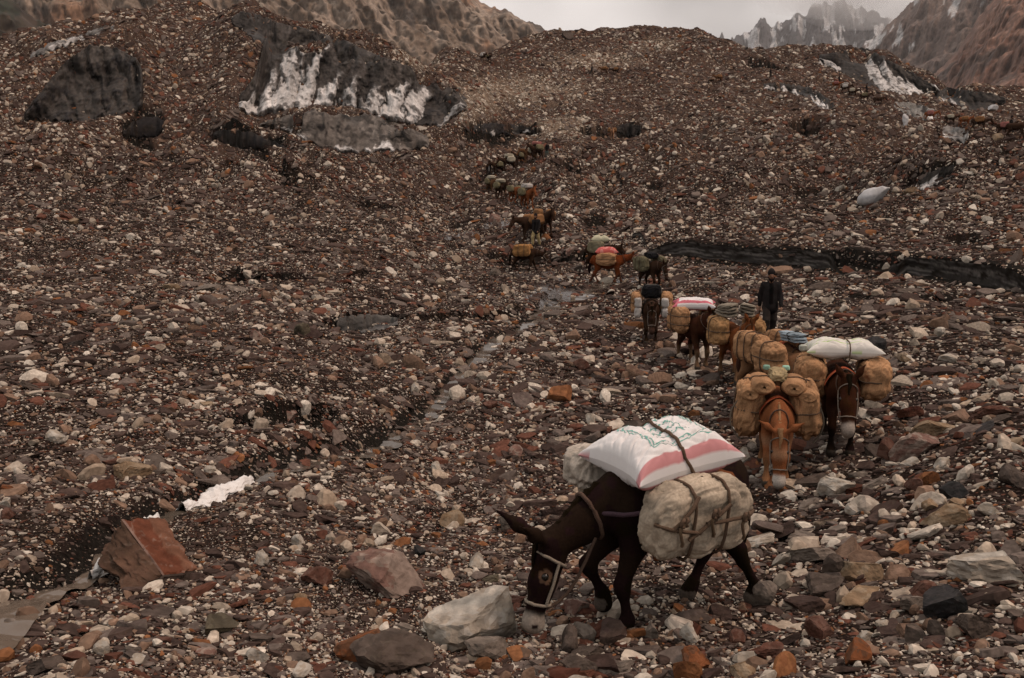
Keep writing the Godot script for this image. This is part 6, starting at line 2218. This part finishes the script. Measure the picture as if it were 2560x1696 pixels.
# ---------- people. Local axes: +x forward, +y up, +z right
func person(label: String, at: Vector3, face: float, tall: float, wear: Dictionary, cell: float, stride: float, stick := false) -> void:
	var f := Vector3(sin(face), 0, cos(face))
	var t := thing("person", label, "person", at, atan2(-f.z, f.x), "people with the caravan")
	var s := tall / 1.75
	var head := Vector3(0.05, 1.60, 0) * s
	var skin: Color = wear.skin
	var hands := []
	var B := []
	B.append([Vector3(0.02, 1.40, 0) * s, 0.055 * s, Vector3(0.04, 1.52, 0) * s, 0.052 * s, 1.0])
	B.append([head + Vector3(0.0, 0.05, 0) * s, 0.088 * s, head + Vector3(-0.02, 0.07, 0) * s, 0.092 * s, 0.82])
	B.append([head + Vector3(0.035, -0.01, 0) * s, 0.070 * s, head + Vector3(0.045, -0.075, 0) * s, 0.040 * s, 0.85])
	B.append([head + Vector3(0.10, 0.035, 0) * s, 0.010 * s, head + Vector3(0.118, -0.005, 0) * s, 0.016 * s, 0.9])
	B.append([head + Vector3(0.093, 0.045, -0.045) * s, 0.012 * s, head + Vector3(0.093, 0.045, 0.045) * s, 0.012 * s, 1.0])
	for k in [-1.0, 1.0]:
		B.append([head + Vector3(0.0, 0.03, k * 0.074) * s, 0.016 * s, head + Vector3(-0.01, -0.01, k * 0.076) * s, 0.013 * s, 0.7])
		# torso and legs under the clothes keep the figure one body
		B.append([Vector3(0, 1.36, k * 0.10) * s, 0.07 * s, Vector3(0, 0.96, k * 0.06) * s, 0.09 * s, 1.0])
		var kn := Vector3(0.08 + stride * k * 0.16, 0.50, k * 0.10) * s
		var an := Vector3(stride * k * 0.26 - 0.02, 0.09, k * 0.10) * s
		B.append([Vector3(0, 0.92, k * 0.085) * s, 0.075 * s, kn, 0.05 * s, 1.0])
		B.append([kn, 0.05 * s, an, 0.035 * s, 1.0])
		B.append([an, 0.035 * s, an + Vector3(0.12, -0.045, 0.01 * k) * s, 0.033 * s, 1.0])
		var el := Vector3(-0.02 - stride * k * 0.10, 1.10, k * 0.245) * s
		var wr := Vector3(0.06 - stride * k * 0.20, 0.86, k * 0.25) * s
		B.append([Vector3(0, 1.40, k * 0.17) * s, 0.055 * s, el, 0.042 * s, 1.0])
		B.append([el, 0.042 * s, wr, 0.028 * s, 1.0])
		hands.append([wr, (wr - el).normalized(), k])
	part("body", body_mesh(B, cell, 0.025 * s, func(p: Vector3) -> Color: return wear.shoe if p.y < 0.11 * s else skin), M.skin, t)
	# hands with five fingers
	for h in hands:
		var w: Vector3 = h[0]
		var d: Vector3 = h[1]
		var k: float = h[2]
		var hb := []
		var palm := w + d * 0.075 * s
		hb.append([w, 0.024 * s, palm, 0.032 * s, 0.55])
		for n in 4:
			var off := Vector3(1, 0, 0) * (0.032 - n * 0.021) * s
			var ln: float = [0.070, 0.080, 0.074, 0.058][n] * s
			var k1 := palm + off + d * ln * 0.5
			hb.append([palm + off * 0.9, 0.0095 * s, k1, 0.009 * s, 1.0])
			hb.append([k1, 0.009 * s, k1 + (d + Vector3(0, 0, -k * 0.5)).normalized() * ln * 0.55, 0.0075 * s, 1.0])
		hb.append([w + d * 0.03 * s + Vector3(0.02, 0, 0) * s, 0.012 * s, w + d * 0.065 * s + Vector3(0.052, 0, -k * 0.015) * s, 0.010 * s, 1.0])
		hb.append([w + d * 0.065 * s + Vector3(0.052, 0, -k * 0.015) * s, 0.010 * s, w + d * 0.10 * s + Vector3(0.05, 0, -k * 0.03) * s, 0.008 * s, 1.0])
		if cell < 0.02:
			part("hand", body_mesh(hb, 0.006, 0.008, func(_p: Vector3) -> Color: return skin), M.skin, t)
		else:
			part("hand", body_mesh(hb, 0.012, 0.010, func(_p: Vector3) -> Color: return skin), M.skin, t)
	# coat
	var C := []
	C.append([Vector3(0, 1.38, -0.13) * s, 0.085 * s, Vector3(0, 1.38, 0.13) * s, 0.085 * s, 1.0])
	C.append([Vector3(0, 1.30, 0) * s, 0.15 * s, Vector3(0.01, 1.02, 0) * s, 0.145 * s, 1.28])
	C.append([Vector3(0.01, 1.02, 0) * s, 0.145 * s, Vector3(0.02, wear.hem, 0) * s, 0.165 * s, 1.25])
	C.append([Vector3(0.01, 1.46, -0.05) * s, 0.035 * s, Vector3(0.01, 1.46, 0.05) * s, 0.035 * s, 1.0])
	for h in hands:
		var k: float = h[2]
		var el := Vector3(-0.02 - stride * k * 0.10, 1.10, k * 0.245) * s
		C.append([Vector3(0, 1.39, k * 0.175) * s, 0.080 * s, el, 0.066 * s, 1.0])
		C.append([el, 0.066 * s, (h[0] as Vector3), 0.048 * s, 1.0])
	part("coat", body_mesh(C, cell, 0.04 * s, func(p: Vector3) -> Color:
		var w := 1.0 + 0.5 * n4.get_noise_3d(p.x * 4.0, p.y * 4.0, p.z * 4.0)
		var c: Color = wear.coat
		if wear.has("scarf") and absf(p.z) < 0.035 * s and p.x > 0.02: c = wear.scarf
		elif p.x > 0.08 * s and absf(p.z) < 0.05 * s and p.y > 0.9 * s: c = wear.get("shirt", c)
		return Color(c.r * w, c.g * w, c.b * w)), M.cloth, t)
	# trousers
	var L := []
	for k in [-1.0, 1.0]:
		var kn := Vector3(0.08 + stride * k * 0.16, 0.50, k * 0.10) * s
		var an := Vector3(stride * k * 0.26 - 0.02, 0.13, k * 0.10) * s
		L.append([Vector3(0, 0.90, k * 0.08) * s, 0.115 * s, kn, 0.092 * s, 1.0])
		L.append([kn, 0.092 * s, an, 0.066 * s, 1.0])
	part("trousers", body_mesh(L, cell, 0.03 * s, func(p: Vector3) -> Color:
		var w := 1.0 + 0.5 * n4.get_noise_3d(p.x * 5.0, p.y * 3.0, p.z * 5.0)
		return Color(wear.legs.r * w, wear.legs.g * w, wear.legs.b * w)), M.cloth, t)
	# cap, hair and beard
	part("cap", body_mesh([[head + Vector3(-0.01, 0.115, 0) * s, 0.088 * s, head + Vector3(-0.02, 0.15, 0) * s, 0.070 * s, 0.95], [head + Vector3(0.0, 0.098, 0) * s, 0.100 * s, head + Vector3(-0.01, 0.102, 0) * s, 0.100 * s, 0.95]], cell * 0.8, 0.01, func(_p: Vector3) -> Color: return wear.cap), M.cloth, t)
	if wear.get("beard", true):
		part("beard", body_mesh([[head + Vector3(0.055, -0.075, -0.03) * s, 0.034 * s, head + Vector3(0.055, -0.075, 0.03) * s, 0.034 * s, 1.0], [head + Vector3(0.07, -0.07, 0) * s, 0.038 * s, head + Vector3(0.07, -0.13, 0) * s, 0.026 * s, 1.0], [head + Vector3(0.0, -0.02, -0.07) * s, 0.018 * s, head + Vector3(0.05, -0.07, -0.05) * s, 0.022 * s, 1.0], [head + Vector3(0.0, -0.02, 0.07) * s, 0.018 * s, head + Vector3(0.05, -0.07, 0.05) * s, 0.022 * s, 1.0]], cell * 0.8, 0.015, func(_p: Vector3) -> Color: return Color(0.012, 0.009, 0.008)), M.fur, t)
		part("hair", body_mesh([[head + Vector3(-0.055, 0.05, 0) * s, 0.07 * s, head + Vector3(-0.05, -0.03, 0) * s, 0.05 * s, 1.15]], cell * 0.8, 0.015, func(_p: Vector3) -> Color: return Color(0.012, 0.009, 0.008)), M.fur, t)
	if stick:
		var hw: Vector3 = hands[1][0]
		var o := thing("walking_stick", "walking stick held by the man standing behind the last mule", "stick", at, t.rotation.y)
		var dn := Vector3(hw.x + 0.12, 0.0, hw.z + 0.04)
		part("shaft", tube(PackedVector3Array([dn, dn.lerp(hw, 0.5), hw, hw + (hw - dn).normalized() * 0.3]), 0.014, Color(0.10, 0.07, 0.05)), M.rope, o)

func people() -> void:
	var skin := Color(0.16, 0.075, 0.045)
	vmat("skin", 0.55)
	var black := {"skin": skin, "coat": Color(0.020, 0.017, 0.017), "shirt": Color(0.007, 0.006, 0.006), "legs": Color(0.040, 0.033, 0.029), "cap": Color(0.022, 0.019, 0.017), "shoe": Color(0.02, 0.017, 0.015), "hem": 0.80}
	var p := hit(1922, 846)
	person("bearded man in black coat and cap walking beside the mules", p, deg_to_rad(-10.0), 1.72, black, 0.014, 0.7)
	var w2 := black.duplicate()
	w2.legs = Color(0.42, 0.33, 0.17)
	p = hit(1340, 616)
	person("man in black jacket and yellowish trousers walking among the mules", p, deg_to_rad(-30.0), 1.72, w2, 0.025, 0.8)
	w2 = black.duplicate()
	w2.scarf = Color(0.6, 0.58, 0.55)
	p = hit(1222, 444)
	person("man in black with a white scarf at the bend of the line", p, deg_to_rad(10.0), 1.72, w2, 0.03, 0.5)
	w2 = black.duplicate()
	w2.legs = Color(0.10, 0.13, 0.115)
	p = hit(1368, 392)
	person("man in dark coat and grey-green trousers standing behind the last mule", p, deg_to_rad(-30.0), 1.74, w2, 0.03, 0.3, true)
	p = hit(1480, 186)
	person("dark walker ahead of two mules high on the hill", p, deg_to_rad(-90.0), 1.74, black, 0.04, 0.8)
	p = hit(2166, 238)
	person("dark figure walking by the olive-packed mule on the right trail", p, deg_to_rad(60.0), 1.74, black, 0.04, 0.6)
	p = hit(2098, 212)
	person("dark figure above the first mule of the right trail", p, deg_to_rad(60.0), 1.74, black, 0.04, 0.6)
	p = hit(2526, 342)
	person("figure in dark clothes between the two last mules of the right trail", p, deg_to_rad(60.0), 1.74, black, 0.04, 0.6)
	p = hit(1926, 196)
	person("lone small walker on the bare slope of the hill", p, deg_to_rad(60.0), 1.74, black, 0.04, 0.6)
